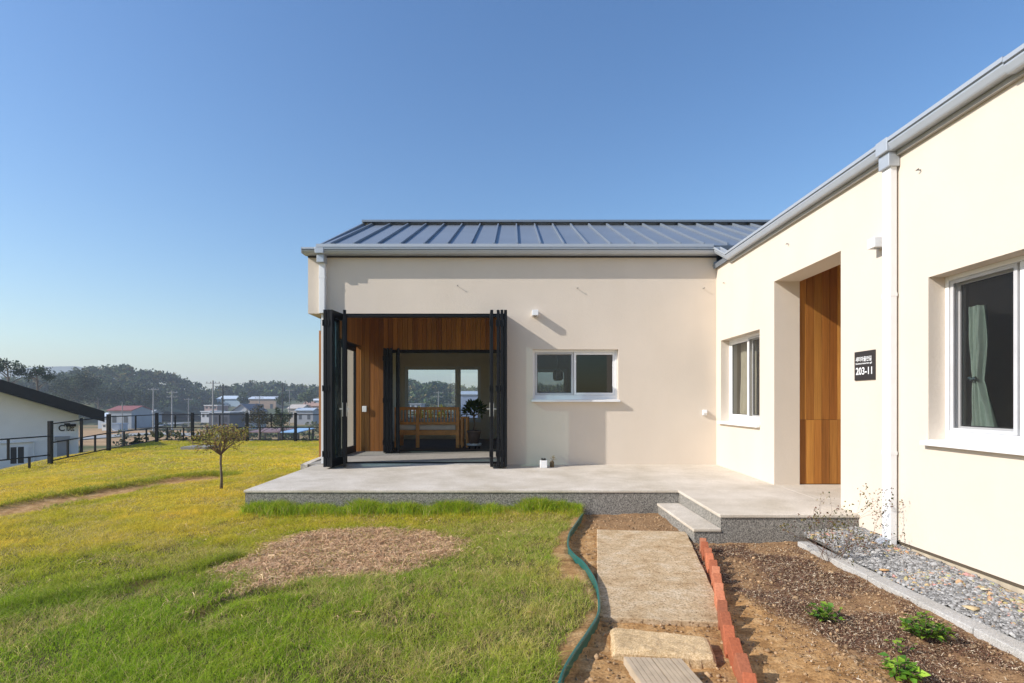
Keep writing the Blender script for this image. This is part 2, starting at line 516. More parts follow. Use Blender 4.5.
def ground_material():
    m, nt, b = new_mat("garden_ground")
    p = pos(nt)
    A = lambda nm: N(nt, "ShaderNodeAttribute", attribute_name=nm).outputs["Fac"]
    n1 = noise(nt, 9, 6, 0.65, p); n2 = noise(nt, 60, 4, 0.7, p); n3 = noise(nt, 2.3, 4, 0.6, p)
    soil = ramp(nt, n1.outputs[0], [(0.25, (0.22, 0.11, 0.042)), (0.5, (0.46, 0.27, 0.115)), (0.75, (0.66, 0.455, 0.24))])
    soil = mixc(nt, 1.0, soil, ramp(nt, n2.outputs[0], [(0.3, (0.55, 0.52, 0.5)), (0.6, (1.1, 1.08, 1.05))]), 'MULTIPLY')
    mul = ramp(nt, n2.outputs[0], [(0.3, (0.06, 0.03, 0.018)), (0.55, (0.18, 0.10, 0.06)), (0.72, (0.38, 0.27, 0.17))])
    c = mixc(nt, A("mulch"), soil, mul)
    bedc = ramp(nt, n2.outputs[0], [(0.3, (0.11, 0.06, 0.032)), (0.6, (0.31, 0.195, 0.11)), (0.8, (0.44, 0.31, 0.19))])
    c = mixc(nt, A("bed"), c, bedc)
    c = mixc(nt, A("mulch"), c, mul)
    thatch = ramp(nt, n2.outputs[0], [(0.3, (0.16, 0.13, 0.025)), (0.7, (0.50, 0.38, 0.08))])
    dark = ramp(nt, n2.outputs[0], [(0.3, (0.035, 0.035, 0.012)), (0.7, (0.15, 0.12, 0.05))])
    c = mixc(nt, A("turf"), c, mixc(nt, A("dryturf"), dark, thatch))
    st = ramp(nt, n2.outputs[0], [(0.28, (0.27, 0.16, 0.085)), (0.66, (0.62, 0.44, 0.27))])
    c = mixc(nt, A("straw"), c, st)
    fld = ramp(nt, noise(nt, 0.06, 5, 0.6, scaled(nt, p, (1, 1.8, 1))).outputs[0], [(0.3, (0.05, 0.075, 0.025)), (0.45, (0.12, 0.125, 0.045)), (0.55, (0.34, 0.235, 0.12)), (0.8, (0.22, 0.18, 0.08))])
    fld = mixc(nt, 1.0, fld, ramp(nt, noise(nt, 1.2, 4, 0.7, p).outputs[0], [(0.3, (0.65, 0.65, 0.65)), (0.7, (1.15, 1.15, 1.15))]), 'MULTIPLY')
    til = ramp(nt, noise(nt, 0.9, 5, 0.7, scaled(nt, p, (0.25, 1, 1))).outputs[0], [(0.3, (0.26, 0.15, 0.075)), (0.6, (0.50, 0.33, 0.175)), (0.8, (0.20, 0.20, 0.07))])
    fld = mixc(nt, A("tilled"), fld, til)
    c = mixc(nt, A("field"), c, fld)
    nt.links.new(c, b.inputs["Base Color"])
    b.inputs["Roughness"].default_value = 0.95; b.inputs["Specular IOR Level"].default_value = 0.1
    bump(nt, b, n2.outputs[0], 0.5, 0.02)
    return m

def mulch_zone(x, y):
    n = fbm(x / 0.45, y / 0.45, 51, 5); n2 = fbm(x / 0.16, y / 0.16, 55, 4)
    z = sstep(0.48, 0.66, 0.65 * n + 0.35 * n2 + 0.05)
    inside = sstep(1.62, 1.9, x + 0.28 * (y - 3.2)) * sstep(2.62, 2.5, x)
    return z * inside * (y < 5.1)

def grid_lines(segs):
    out = []
    for a, b, s in segs:
        n = max(1, int(round((b - a) / s)))
        out += list(np.linspace(a, b, n, endpoint=False))
    out.append(segs[-1][1])
    return np.array(out)

gx = grid_lines([(-700, -120, 20), (-120, -16, 2.5), (-16, -6, 0.16), (-6, 3.5, 0.032), (3.5, 16, 0.8), (16, 120, 6), (120, 700, 30)])
gy = grid_lines([(-60, 1.0, 5), (1.0, 1.9, 0.1), (1.9, 6.9, 0.032), (6.9, 20, 0.13), (20, 40, 1.0), (40, 140, 3), (140, 900, 25)])
GX, GY = np.meshgrid(gx, gy)
GZ = gz(GX, GY)
nx_, ny_ = len(gx), len(gy)
idx = np.arange(nx_ * ny_).reshape(ny_, nx_)
Fq = np.stack([idx[:-1, :-1], idx[:-1, 1:], idx[1:, 1:], idx[1:, :-1]], -1).reshape(-1, 4)
out_d = yard_out(GX, GY)
sz = soil_zone(GX, GY)
turf = np.where(sz, 0, 1.0) * (1 - bare(GX, GY))
ground = fast_mesh("ground", np.stack([GX, GY, GZ], -1).reshape(-1, 3), Fq, ground_material(), smooth=True,
                   extra={"turf": turf.ravel(), "mulch": mulch_zone(GX, GY).ravel(), "straw": straw(GX, GY).ravel(), "field": sstep(0.5, 4, out_d).ravel(), "tilled": (sstep(-0.84, -0.80, GX / np.maximum(GY, 1)) * sstep(-0.52, -0.58, GX / np.maximum(GY, 1)) * sstep(30, 38, GY) * sstep(112, 98, GY) * sstep(0.36, 0.5, fbm(GX / 12, GY / 20, 63))).ravel(), "dryturf": sstep(4.0, 7.5, GY).ravel(), "bed": (0.75 * sstep(1.45, 2.0, GX + 0.28 * (GY - 3.2) + 0.5 * (fbm(GX / 0.5, GY / 0.5, 57) - 0.5))).ravel()})
tag(ground, "brown garden soil and turf running out to the fields of the valley", "ground", kind="structure")

# ------------------------------------------------------------------ house
house = thing("house", (0, YF, 0.15), "cream rendered single storey house with blue grey standing seam roof and black folding doors", "house")

def wall_grid(us, zs, hole, to3, t):
    """A wall in the plane (u, z) with openings: front, back and reveal faces only."""
    mb = MB()
    solid = [[not hole((us[i] + us[i + 1]) / 2, (zs[j] + zs[j + 1]) / 2) for j in range(len(zs) - 1)] for i in range(len(us) - 1)]
    S = lambda i, j: 0 <= i < len(us) - 1 and 0 <= j < len(zs) - 1 and solid[i][j]
    for i in range(len(us) - 1):
        for j in range(len(zs) - 1):
            if not solid[i][j]: continue
            a, b, c, d = us[i], us[i + 1], zs[j], zs[j + 1]
            mb.quad(to3(a, 0, c), to3(b, 0, c), to3(b, 0, d), to3(a, 0, d))
            mb.quad(to3(a, t, c), to3(a, t, d), to3(b, t, d), to3(b, t, c))
            if not S(i - 1, j): mb.quad(to3(a, 0, c), to3(a, 0, d), to3(a, t, d), to3(a, t, c))
            if not S(i + 1, j): mb.quad(to3(b, 0, c), to3(b, t, c), to3(b, t, d), to3(b, 0, d))
            if not S(i, j - 1): mb.quad(to3(a, 0, c), to3(a, t, c), to3(b, t, c), to3(b, 0, c))
            if not S(i, j + 1): mb.quad(to3(a, 0, d), to3(b, 0, d), to3(b, t, d), to3(a, t, d))
    # weld so that the shading is continuous
    return mb

def wall(name, us, zs, holes, to3, t, mat, parent):
    us = sorted(set(us + [h[0] for h in holes] + [h[1] for h in holes])); zs = sorted(set(zs + [h[2] for h in holes] + [h[3] for h in holes]))
    us = [u for u in us]; 
    hole = lambda u, z: any(h[0] < u < h[1] and h[2] < z < h[3] for h in holes)
    o = wall_grid(us, zs, hole, to3, t).build(name, mat, parent, fix=False)
    import bmesh
    bm = bmesh.new(); bm.from_mesh(o.data)
    bmesh.ops.remove_doubles(bm, verts=bm.verts, dist=1e-5)
    bmesh.ops.recalc_face_normals(bm, faces=bm.faces)
    bm.to_mesh(o.data); bm.free()
    return o

Z_HEAD = ZC + 0.968       # head of all the windows
Z_DOOR = ZC + 1.427       # head of the terrace opening
front = lambda u, d, z: (u, YF + d, z)
side = lambda u, d, z: (XW + d, u, z)      # u is the depth Y
FW = (0.318, 1.698, ZC + 0.04, ZC + 0.848)
NW = (3.06, 4.303, ZC - 0.30, ZC + 0.984)  # large window of the wing
SW = (7.249, 8.598, ZC - 0.30, ZC + 0.969)
PORCH = (5.453, 6.844, 0.155, ZC + 1.513)

wall("front_wall", [-3.306, XW], [0.05, ZC + 2.47], [(-3.306, -0.115, 0.05, Z_DOOR), FW], front, 0.25, M['stucco'], house)
wall("entrance_wall", [-1.0, YF + 0.25], [0.155, ZC + 2.2], [PORCH, NW, SW], side, 0.32, M['stucco'], house)
# gable side of the terrace room, rear wall, far walls (closed shell)
wall("gable_wall", [YF + 0.25, 15.0], [Z_DOOR, ZC + 2.2], [], lambda u, d, z: (-3.306 + d, u, z), 0.25, M['stucco'], house)
gm = MB(); gm.prism([(YF + 0.25, ZC + 2.2), (15.0, ZC + 2.2), (15.0, ZC + 2.3), (11.26, ZC + 3.56), (YF + 0.25, ZC + 2.45)], 0, -3.04, -2.9)
gm.build("gable_wall", M['stucco'], house)
wall("rear_wall", [-3.9, 9.0], [0.05, ZC + 2.3], [(-2.95, -0.88, ZC - 0.55, ZC + 0.967), (0.55, 1.47, ZC - 0.2, ZC + 0.9)], lambda u, d, z: (u, 14.8 + d, z), 0.25, M['plaster'], house)
wall("left_wall", [11.16, 14.8], [0.05, Z_DOOR - 0.002], [], lambda u, d, z: (-3.306 + d, u, z), 0.25, M['plaster'], house)
eb = MB(); eb.box(XW, 9.0, -1.25, -1.0, 0.05, ZC + 2.2); eb.box(9.0, 9.25, -1.25, 15.05, 0.05, ZC + 2.2)
eb.build("outer_wall", M['stucco'], house)
# plinth line under the entrance wall
pl = MB(); pl.box(XW + 0.03, XW + 0.3, -1.0, 5.2, -0.1, 0.156); dk = MB(); dk.box(XW + 0.012, XW + 0.029, -1.0, 5.16, 0.132, 0.154); dk.build("base_strip", plain("brown_strip", (0.10, 0.075, 0.05), 0.7), house)  # thin brown strip added as the dark line under the wall
pl.build("plinth", plain("plinth_concrete", (0.50, 0.42, 0.31), 0.95, var=0.15, scale=12), house)
# small fasteners left in the render
for px, py in [(457.5, 286), (577, 288.5), (703, 288.5), (323, 285)]:
    x, y, z = at(px, py, YF); fa = MB()
    fa.tube([(x, YF + 0.01, z), (x, YF - 0.045, z)], 0.004, 6); fa.tube([(x + 0.01, YF - 0.043, z - 0.012), (x + 0.012, YF - 0.045, z + 0.012)], 0.0035, 6); fa.build("wall_hook", M['dark_metal'], house)
for px, py in [(789, 244), (921, 170), (725, 283)]:
    Y = XW * F / (px - CX); x, y, z = at(px, py, Y); fa = MB()
    fa.tube([(XW + 0.01, Y, z), (XW - 0.03, Y, z)], 0.004, 6); fa.tube([(XW - 0.028, Y - 0.014, z + 0.005), (XW - 0.03, Y + 0.014, z)], 0.0035, 6); fa.build("wall_hook", M['dark_metal'], house)

# ---- rooms: dark boxes behind the openings
rm = MB()
# sunroom shell: ceiling and right wall; back wall is timber
rm.box(-3.05, -0.02, YF + 0.25, 11.0, ZC + 1.80, ZC + 1.86)
rm.build("sunroom_ceiling", M['ceiling'], house)
rw = MB(); rw.box(-0.02, 0.10, YF + 0.25, 14.8, ZD - 0.1, ZC + 1.80); rw.build("partition", M['plaster'], house)
ic = MB(); ic.box(-3.05, -0.02, 11.17, 14.8, ZC + 1.42, ZC + 1.5); ic.box(0.10, XW, YF + 0.25, 14.8, ZC + 1.42, ZC + 1.5)
ic.box(XW + 0.32, 9.0, -1.0, PORCH[0] - 0.16, ZC + 1.5, ZC + 1.58); ic.box(XW + 0.32, 9.0, PORCH[1] + 0.24, 14.8, ZC + 1.5, ZC + 1.58)
ic.build("room_ceiling", M['ceiling'], house)
rf = MB(); rf.box(-3.05, -0.02, 11.17, 14.8, ZD - 0.1, ZD + 0.005); rf.box(0.10, XW, YF + 0.25, 14.8, ZD - 0.1, ZD + 0.005)
rf.box(XW + 0.32, 9.0, -1.0, PORCH[0] - 0.16, ZD - 0.1, ZD + 0.005); rf.box(XW + 0.32, 9.0, PORCH[1] + 0.24, 14.8, ZD - 0.1, ZD + 0.005)
rf.build("room_floor", M['room_floor'], house)
iw = MB(); iw.box(XW, XW + 0.1, YF + 0.252, 14.8, ZD, ZC + 1.42)
iw.box(XW + 0.32, 9.0, PORCH[0] - 0.16, PORCH[0], 0.1, ZC + 2.0); iw.box(XW + 0.32, 9.0, PORCH[1] + 0.09, PORCH[1] + 0.24, 0.1, ZC + 2.0)
iw.box(5.0, 5.12, PORCH[0], PORCH[1] + 0.09, 0.1, ZC + 2.0)
iw.build("inner_wall", M['plaster'], house)
pc = MB(); pc.box(XW + 0.32, 5.0, PORCH[0], PORCH[1] + 0.09, ZC + 1.9, ZC + 2.0); pc.build("porch_ceiling", M['stucco'], house)
sf = MB(); sf.box(-3.30, -0.02, YF + 0.02, 11.0, ZD - 0.1, ZD + 0.012); sf.build("sunroom_floor", M['tile'], house)

# ---- timber cladding
def boards(name, x0, x1, z0, z1, y, holes, w=0.098, joint=None):
    mb = MB(); x = x0; k = 0
    edges = sorted(h[i] for h in holes for i in (0, 1))
    while x < x1 - 1e-4:
        xe = min(x + w, x1)
        for e in edges:
            if x + 1e-3 < e < xe: xe = e; break
        segs = [(z0, z1)]
        for hx0, hx1, hz0, hz1 in holes:
            if xe > hx0 + 1e-3 and x < hx1 - 1e-3:
                segs = [s for a, b in segs for s in ((a, min(b, hz0)), (max(a, hz1), b)) if s[1] - s[0] > 0.01]
        for a, b in segs:
            cuts = [a] + ([joint] if joint and a < joint < b else []) + [b]
            for c0, c1 in zip(cuts[:-1], cuts[1:]):
                t = random.random(); d = 0.78 + 0.44 * random.random()
                col = tuple(d * (p * (1 - t) + q * t) for p, q in zip((0.30, 0.112, 0.022), (0.50, 0.235, 0.052)))
                mb.box(x + 0.002, xe - 0.002, y - 0.014, y + 0.004, c0 + 0.0015, c1 - 0.0015, col)
        x = xe; k += 1
    return mb
INNER = (-2.615, -0.13, ZD - 0.2, ZC + 1.053)
bm_ = boards("timber", -3.19, -0.02, ZD + 0.014, ZC + 1.80, 11.0, [INNER])
bm_.build("timber_cladding", M['cedar'], house, bevel=0.002)
wall("sunroom_back_wall", [-3.19, -0.02], [ZD - 0.1, ZC + 2.0], [INNER], lambda u, d, z: (u, 11.005 + d, z), 0.15, M['plaster'], house)
ow = MB(); ow.box(-3.85, -3.195, 10.99, 11.155, 0.0, ZC + 1.44); ow.build("side_wall", M['stucco'], house)
oe = MB(); oe.box(-3.909, -3.852, 10.975, 11.16, 0.0, ZC + 1.44, (0.46, 0.21, 0.07)); oe.build("corner_board", M['cedar'], house, bevel=0.003)
lb = MB(); yy = YF + 0.26
while yy < 10.98:
    d_ = 0.8 + 0.4 * random.random(); lb.box(-3.056, -3.040, yy + 0.002, min(yy + 0.096, 10.984), ZC + 1.125, ZC + 1.80, (0.48 * d_, 0.22 * d_, 0.06 * d_)); yy += 0.098
lb.build("timber_cladding", M['cedar'], house, bevel=0.002)
pb = boards("timber", XW + 0.32, 5.0, zdeck(6.9) + 0.006, ZC + 1.9, PORCH[1] + 0.04, [], joint=ZC - 0.223)
pb.build("timber_cladding", M['cedar'], house, bevel=0.002)
bk = MB(); bk.box(XW + 0.32, 5.0, PORCH[1] + 0.045, PORCH[1] + 0.088, 0.1, ZC + 1.9); bk.build("cladding_backing", M['dark_metal'], house)

# ---- roof
ER = (8.585, ZC + 2.468); RR = (11.26, ZC + 3.662)
sl = (RR[1] - ER[1]) / (RR[0] - ER[0])
roof = MB()
roof.prism([(ER[0], ER[1]), RR, (15.3, RR[1] - 0.42 * 4.04), (15.3, RR[1] - 0.42 * 4.04 - 0.06), (RR[0], RR[1] - 0.075), (ER[0] + 0.02, ER[1] - 0.055)], 0, -3.05, 9.4)
x = -2.884
while x < 6.5:
    roof.prism([(ER[0] + 0.012, ER[1] + 0.008), (RR[0], RR[1] + 0.002), (RR[0], RR[1] + 0.048), (ER[0] + 0.012, ER[1] + 0.048)], 0, x - 0.011, x + 0.011)
    roof.prism([(RR[0], RR[1]), (15.28, RR[1] - 0.42 * 4.02), (15.28, RR[1] - 0.42 * 4.02 + 0.045), (RR[0], RR[1] + 0.045)], 0, x - 0.011, x + 0.011)
    x += 0.369
roof.box(-3.09, 9.42, RR[0] - 0.13, RR[0] + 0.13, RR[1] + 0.02, RR[1] + 0.062)     # ridge cap
roof.prism([(ER[0] - 0.004, ER[1] - 0.02), (ER[0] + 0.02, ER[1] + 0.018), (RR[0], RR[1] + 0.055), (RR[0], RR[1] - 0.03)], 0, -3.075, -3.045)  # verge flashing
roof_o = roof.build("roof", M['roof'], house)
# wing roof: rises away to the right, behind its gutter
r2 = MB()
zg = ZC + 2.232
r2.prism([(XW - 0.06, zg - 0.03), (6.2, zg - 0.03 + 2.98 * 0.42), (9.4, zg - 0.03 + 2.98 * 0.42 - 3.2 * 0.42), (9.4, zg - 0.1 + 2.98 * 0.42 - 3.2 * 0.42), (6.2, zg - 0.1 + 2.98 * 0.42), (XW - 0.04, zg - 0.09)], 1, -1.35, 9.6)
y = -1.2
while y < 9.5:
    r2.prism([(XW - 0.05, zg - 0.032), (6.2, zg - 0.032 + 2.98 * 0.42), (6.2, zg + 0.015 + 2.98 * 0.42), (XW - 0.05, zg + 0.012)], 1, y - 0.011, y + 0.011); y += 0.369
r2.build("roof", M['roof'], house)
fl = MB(); fl.box(-3.10, 3.16, ER[0] - 0.012, ER[0] - 0.001, ZC + 2.442, ER[1] + 0.022)
fl.build("eave_flashing", M['gutter'], house)

# ---- gutters
def gutter_profile(z0, z1, p):
    # (offset from wall outwards, z): box gutter with a rolled lip
    h = z1 - z0
    return [(0.0, z0), (p * 0.74, z0), (p * 0.80, z0 + h * 0.10), (p * 0.93, z0 + h * 0.48), (p * 0.93, z0 + h * 0.58), (p * 0.84, z0 + h * 0.60), (p * 0.84, z0 + h * 0.70), (p, z0 + h * 0.71), (p, z1), (p - 0.014, z1), (p - 0.014, z0 + h * 0.75), (p * 0.79, z0 + h * 0.72), (p * 0.70, z0 + 0.012), (0.012, z0 + 0.012), (0.012, z1), (0.0, z1)]
g1 = MB(); prof = gutter_profile(ZC + 2.350, ZC + 2.440, 0.205)
g1.prism([(YF - 0.003 - a, z) for a, z in prof], 0, -3.335, XW - 0.003)
g1.box(-3.338, -3.332, YF - 0.208, YF - 0.003, ZC + 2.348, ZC + 2.442)
g1.build("gutter", M['gutter'], house)
g2 = MB(); prof2 = gutter_profile(ZC + 2.127, ZC + 2.232, 0.118)
g2.prism([(XW - 0.003 - a, z) for a, z in prof2], 1, 3.52, 8.14)
g2.prism([(XW - 0.003 - a, z - 0.012) for a, z in prof2], 1, -1.35, 3.517)
# stepped joint up to the higher front gutter
prA = [(XW - 0.003 - a, z) for a, z in prof2]; n_ = len(prA)
g2.add([(p[0], 8.14, p[1]) for p in prA] + [(p[0], YF - 0.20, p[1] + 0.215) for p in prA], [tuple(range(n_)), tuple(range(n_, 2 * n_))[::-1]] + [(i, (i + 1) % n_, n_ + (i + 1) % n_, n_ + i) for i in range(n_)])
g2.build("gutter", M['gutter'], house)
so = MB(); so.box(XW - 0.035, XW - 0.002, -1.3, 8.14, ZC + 2.088, ZC + 2.124); so.build("fascia", plain("fascia_grey", (0.36, 0.35, 0.32), 0.6), house)
so = MB(); so.box(-3.3, XW - 0.003, YF - 0.03, YF - 0.002, ZC + 2.325, ZC + 2.347); so.build("fascia", M['dark_metal'], house)

# ---- downpipes
def downpipe(x0, x1, y0, y1, z0, z1, joints, funnel):
    d = MB(); d.box(x0, x1, y0, y1, z0, z1)
    o = d.build("downpipe", M['white'], house, bevel=0.006)
    for z in joints:
        j = MB(); j.box(x0 - 0.002, x1 + 0.002, y0 - 0.002, y1 + 0.002, z, z + 0.03); j.build("pipe_sleeve", M['white'], o)
    f = MB()
    for (a, b, c, d2, e, g) in funnel: f.box(a, b, c, d2, e, g)
    f.build("gutter_outlet", M['gutter'], o, bevel=0.006)
dx0, dx1 = -3.098, -3.004
downpipe(dx0, dx1, YF - 0.097, YF - 0.012, Z_DOOR - 0.01, ZC + 2.22, [ZC + 1.98],
         [(-3.123, -2.984, YF - 0.213, YF - 0.006, ZC + 2.346, ZC + 2.45), (-3.110, -2.996, YF - 0.165, YF - 0.006, ZC + 2.215, ZC + 2.346)])
downpipe(XW - 0.075, XW - 0.016, 4.63, 4.735, 0.12, ZC + 2.05, [ZC + 0.9, ZC - 0.45],
         [(XW - 0.127, XW - 0.004, 4.60, 4.745, ZC + 2.122, ZC + 2.24), (XW - 0.10, XW - 0.004, 4.612, 4.745, ZC + 2.0, ZC + 2.122)])
jc = MB(); jc.box(-3.106, -3.068, YF + 0.03, YF + 0.10, ZD, Z_DOOR - 0.002); jc.build("door_jamb", M['white'], house, bevel=0.003)
sh = MB(); sh.prism([(XW - 0.20, 0.10), (XW - 0.02, 0.10), (XW - 0.02, 0.18), (XW - 0.11, 0.16)], 1, 4.635, 4.73); sh.build("pipe_shoe", M['gutter'], house, bevel=0.004)

# ---- windows
def window(to3, u0, u1, z0, z1, setback, layout, sill_p, mats, flip=False, screen=None):
    """layout: list of (ua, ub, d) sashes as fractions; frame mesh with sashes, panes and a sill under it."""
    def bx(mb, a, b, d0, d1, c, e):
        p, q = to3(a, d0, c), to3(b, d1, e)
        mb.box(p[0], q[0], p[1], q[1], p[2], q[2])
    f = MB(); t = 0.036; D0, D1 = setback, setback + 0.11
    bx(f, u0, u0 + t, D0, D1, z0, z1); bx(f, u1 - t, u1, D0, D1, z0, z1)
    bx(f, u0 + t, u1 - t, D0, D1, z0, z0 + 0.07); bx(f, u0 + t, u1 - t, D0, D1, z1 - t, z1)
    fr = f.build("window", M['white'], house, bevel=0.003)
    W = u1 - u0 - 2 * t
    for a, b, dd, scr in layout:
        a = u0 + t + a * W; b = u0 + t + b * W
        s = MB(); q = 0.040; c, e = z0 + 0.072, z1 - t - 0.002
        d0, d1 = D0 + dd, D0 + dd + 0.035
        bx(s, a, a + q, d0, d1, c, e); bx(s, b - q, b, d0, d1, c, e); bx(s, a + q, b - q, d0, d1, c, c + q); bx(s, a + q, b - q, d0, d1, e - q, e)
        so_ = s.build("sash", M['white'], fr, bevel=0.003)
        p = MB(); dm = d0 + 0.018
        P = [to3(a + q, dm, c + q), to3(b - q, dm, c + q), to3(b - q, dm, e - q), to3(a + q, dm, e - q)]
        if flip: P = P[::-1]
        p.quad(*P); p.build("pane", mats, fr, fix=False)
        g = MB(); gq = 0.008      # dark gasket round the pane
        for (x0_, x1_, c0_, c1_) in ((a + q, a + q + gq, c + q, e - q), (b - q - gq, b - q, c + q, e - q), (a + q + gq, b - q - gq, c + q, c + q + gq), (a + q + gq, b - q - gq, e - q - gq, e - q)):
            bx(g, x0_, x1_, dm - 0.006, dm - 0.002, c0_, c1_)
        g.build("gasket", M['dark_metal'], fr)
        if scr:
            sc = MB(); k = 0.028
            bx(sc, a + 0.01, a + 0.01 + k, D0 + 0.004, D0 + 0.022, c, e); bx(sc, b - 0.01 - k, b - 0.01, D0 + 0.004, D0 + 0.022, c, e)
            bx(sc, a + 0.01 + k, b - 0.01 - k, D0 + 0.004, D0 + 0.022, c, c + k); bx(sc, a + 0.01 + k, b - 0.01 - k, D0 + 0.004, D0 + 0.022, e - k, e)
            sc.build("screen_frame", plain("screen_grey", (0.55, 0.55, 0.56), 0.5), fr, bevel=0.002)
            m = MB(); P = [to3(a + 0.03, D0 + 0.012, c + 0.02), to3(b - 0.03, D0 + 0.012, c + 0.02), to3(b - 0.03, D0 + 0.012, e - 0.02), to3(a + 0.03, D0 + 0.012, e - 0.02)]
            if flip: P = P[::-1]
            m.quad(*P); m.build("insect_screen", M['screen'], fr, fix=False)
    for (a, b, _, _), (c_, d_, _, _) in zip(layout[:-1], layout[1:]):
        if c_ - b > 0.005:
            mu = MB(); bx(mu, u0 + t + b * W + 0.001, u0 + t + c_ * W - 0.001, D0, D1, z0 + 0.07, z1 - t); mu.build("mullion", M['white'], fr)
    s = MB(); bx(s, u0 - 0.02, u1 + 0.02, -sill_p, -0.002, z0 - 0.040, z0 - 0.004); bx(s, u0 + 0.002, u1 - 0.002, 0.0, setback + 0.03, z0 - 0.004, z0 + 0.004)
    s.build("sill", M['white'], fr, bevel=0.004)
    return fr

window(front, *FW, 0.075, [(0, 0.485, 0.05, True), (0.485, 1.0, 0.012, False)], 0.075, M['glass'])
bw = window(side, *NW, 0.13, [(0.5, 1.0, 0.055, True), (0.0, 0.5, 0.012, False)], 0.055, M['sideglass'], flip=True)
window(side, *SW, 0.13, [(0.0, 0.5, 0.055, True), (0.5, 1.0, 0.012, False)], 0.055, M['sideglass'], flip=True)
# rear windows seen through the rooms
window(lambda u, d, z: (u, 14.8 + 0.2 - d, z), -2.95, -0.88, ZC - 0.55, ZC + 0.967, 0.05, [(0.0, 0.69, 0.02, False), (0.72, 1.0, 0.04, False)], 0.02, M['clear'])
window(lambda u, d, z: (u, 14.8 + 0.2 - d, z), 0.55, 1.47, ZC - 0.2, ZC + 0.9, 0.05, [(0.0, 1.0, 0.02, False)], 0.02, M['clear'])

# curtains behind the wing's panes
def curtain(name, pts_u, zt, zb, depth, mat, wave, wid=None, label=None):
    n = 40; rows = 24; vs = []; fs = []
    for j in range(rows + 1):
        t = j / rows
        for i in range(n + 1):
            s = i / n
            u0, u1 = pts_u(t)
            u = u0 + (u1 - u0) * s
            w = (u1 - u0)
            d = depth + 0.030 * math.sin(s * wave * 2 * math.pi + 0.8 * math.sin(3 * t)) + 0.01 * math.sin(s * wave * 4.6 * math.pi + t * 5)
            vs.append((XW + d, u, zt + (zb - zt) * t))
    for j in range(rows):
        for i in range(n):
            a = j * (n + 1) + i; fs.append((a, a + 1, a + n + 2, a + n + 1))
    mb = MB(); mb.add(vs, fs)
    return mb.build(name, mat, smooth=True, fix=False)
gm_, gnt, gb = new_mat("green_cloth"); gb.inputs["Roughness"].default_value = 0.9
nz = noise(gnt, 40, 3, vec=pos(gnt)); gnt.links.new(ramp(gnt, nz.outputs[0], [(0.3, (0.44, 0.56, 0.47)), (0.7, (0.54, 0.65, 0.56))]), gb.inputs["Base Color"])
def green_span(t):
    w = np.interp(t, [0, 0.25, 0.5, 0.58, 0.64, 1.0], [0.10, 0.10, 0.06, 0.035, 0.07, 0.21])
    c = np.interp(t, [0, 0.5, 0.58, 1.0], [4.195, 4.19, 4.185, 4.14])
    return (c - w / 2 + 0.0, c + w / 2)
ct = curtain("curtain", green_span, ZC + 0.74, ZC - 0.24, 0.30, gm_, 4)
tag(ct, "sage green curtain tied back in the wing's large window", "curtain")
tb = MB(); tb.tube([(XW + 0.25, 4.215, ZC + 0.185), (XW + 0.24, 4.185, ZC + 0.175), (XW + 0.25, 4.155, ZC + 0.185)], 0.012, 8); tb.build("tieback", plain("tie_cloth", (0.08, 0.14, 0.15), 0.8), ct)
bl = curtain("curtain", lambda t: (7.35, 8.05), ZC + 0.93, ZC - 0.27, 0.33, plain("beige_cloth", (0.30, 0.26, 0.20), 0.9), 9)
tag(bl, "dark beige pleated curtain behind the small window beside the porch", "curtain")
b2 = curtain("curtain", lambda t: (8.05, 8.55), ZC + 0.93, ZC - 0.27, 0.31, plain("light_beige_cloth", (0.55, 0.48, 0.36), 0.9), 6)
tag(b2, "pale beige pleated curtain behind the small window by the inner corner", "curtain")

# ---- folding doors (each leaf a part, its pane and handle sub-parts)
def leaf(p0, p1, z0, z1, th=0.045, st=0.115, handle=None, mat=None):
    """A door leaf from p0 to p1 in plan."""
    a = Vector((*p0, 0)); b = Vector((*p1, 0)); L = (b - a).length; d = (b - a) / L; nrm = Vector((-d.y, d.x, 0))
    m = Matrix(((d.x, nrm.x, 0, a.x), (d.y, nrm.y, 0, a.y), (0, 0, 1, 0), (0, 0, 0, 1)))
    f = MB(); h = th / 2
    f.box(0, st, -h, h, z0, z1, m=m); f.box(L - st, L, -h, h, z0, z1, m=m); f.box(st, L - st, -h, h, z0, z0 + 0.13, m=m); f.box(st, L - st, -h, h, z1 - 0.11, z1, m=m)
    # hinge knuckles
    for z in (z0 + 0.2, (z0 + z1) / 2, z1 - 0.2): f.box(-0.012, 0.03, h, h + 0.014, z - 0.045, z + 0.045, m=m)
    o = f.build("folding_door", M['black'], house, bevel=0.003)
    g = MB(); g.quad(*[m @ Vector(q) for q in ((st, 0, z0 + 0.13), (L - st, 0, z0 + 0.13), (L - st, 0, z1 - 0.11), (st, 0, z1 - 0.11))])
    g.build("pane", mat or M['doorglass'], o, fix=False)
    if handle is not None:
        hb = MB(); s = handle
        for sg in (-1, 1):
            hb.box(s - 0.016, s + 0.016, sg * h, sg * (h + 0.012), ZC - 0.22, ZC - 0.01, m=m)
            hb.box(s - 0.012, s + 0.012, sg * (h + 0.012), sg * (h + 0.05), ZC - 0.115, ZC - 0.095, m=m)
            hb.box(s - 0.012, s + 0.10, sg * (h + 0.040), sg * (h + 0.052), ZC - 0.117, ZC - 0.093, m=m)
        hb.build("handle", M['steel'], o, bevel=0.002)
    return o
ZT = ZC + 1.40; ZB = ZD + 0.022
# right stack
leaf((-0.322, 8.27), (-0.355, 8.80), ZB, ZT, handle=0.05)
leaf((-0.225, 8.27), (-0.232, 8.80), ZB, ZT)
leaf((-0.168, 8.26), (-0.180, 8.80), ZB, ZT)
leaf((-0.112, 8.27), (-0.128, 8.80), ZB, ZT)
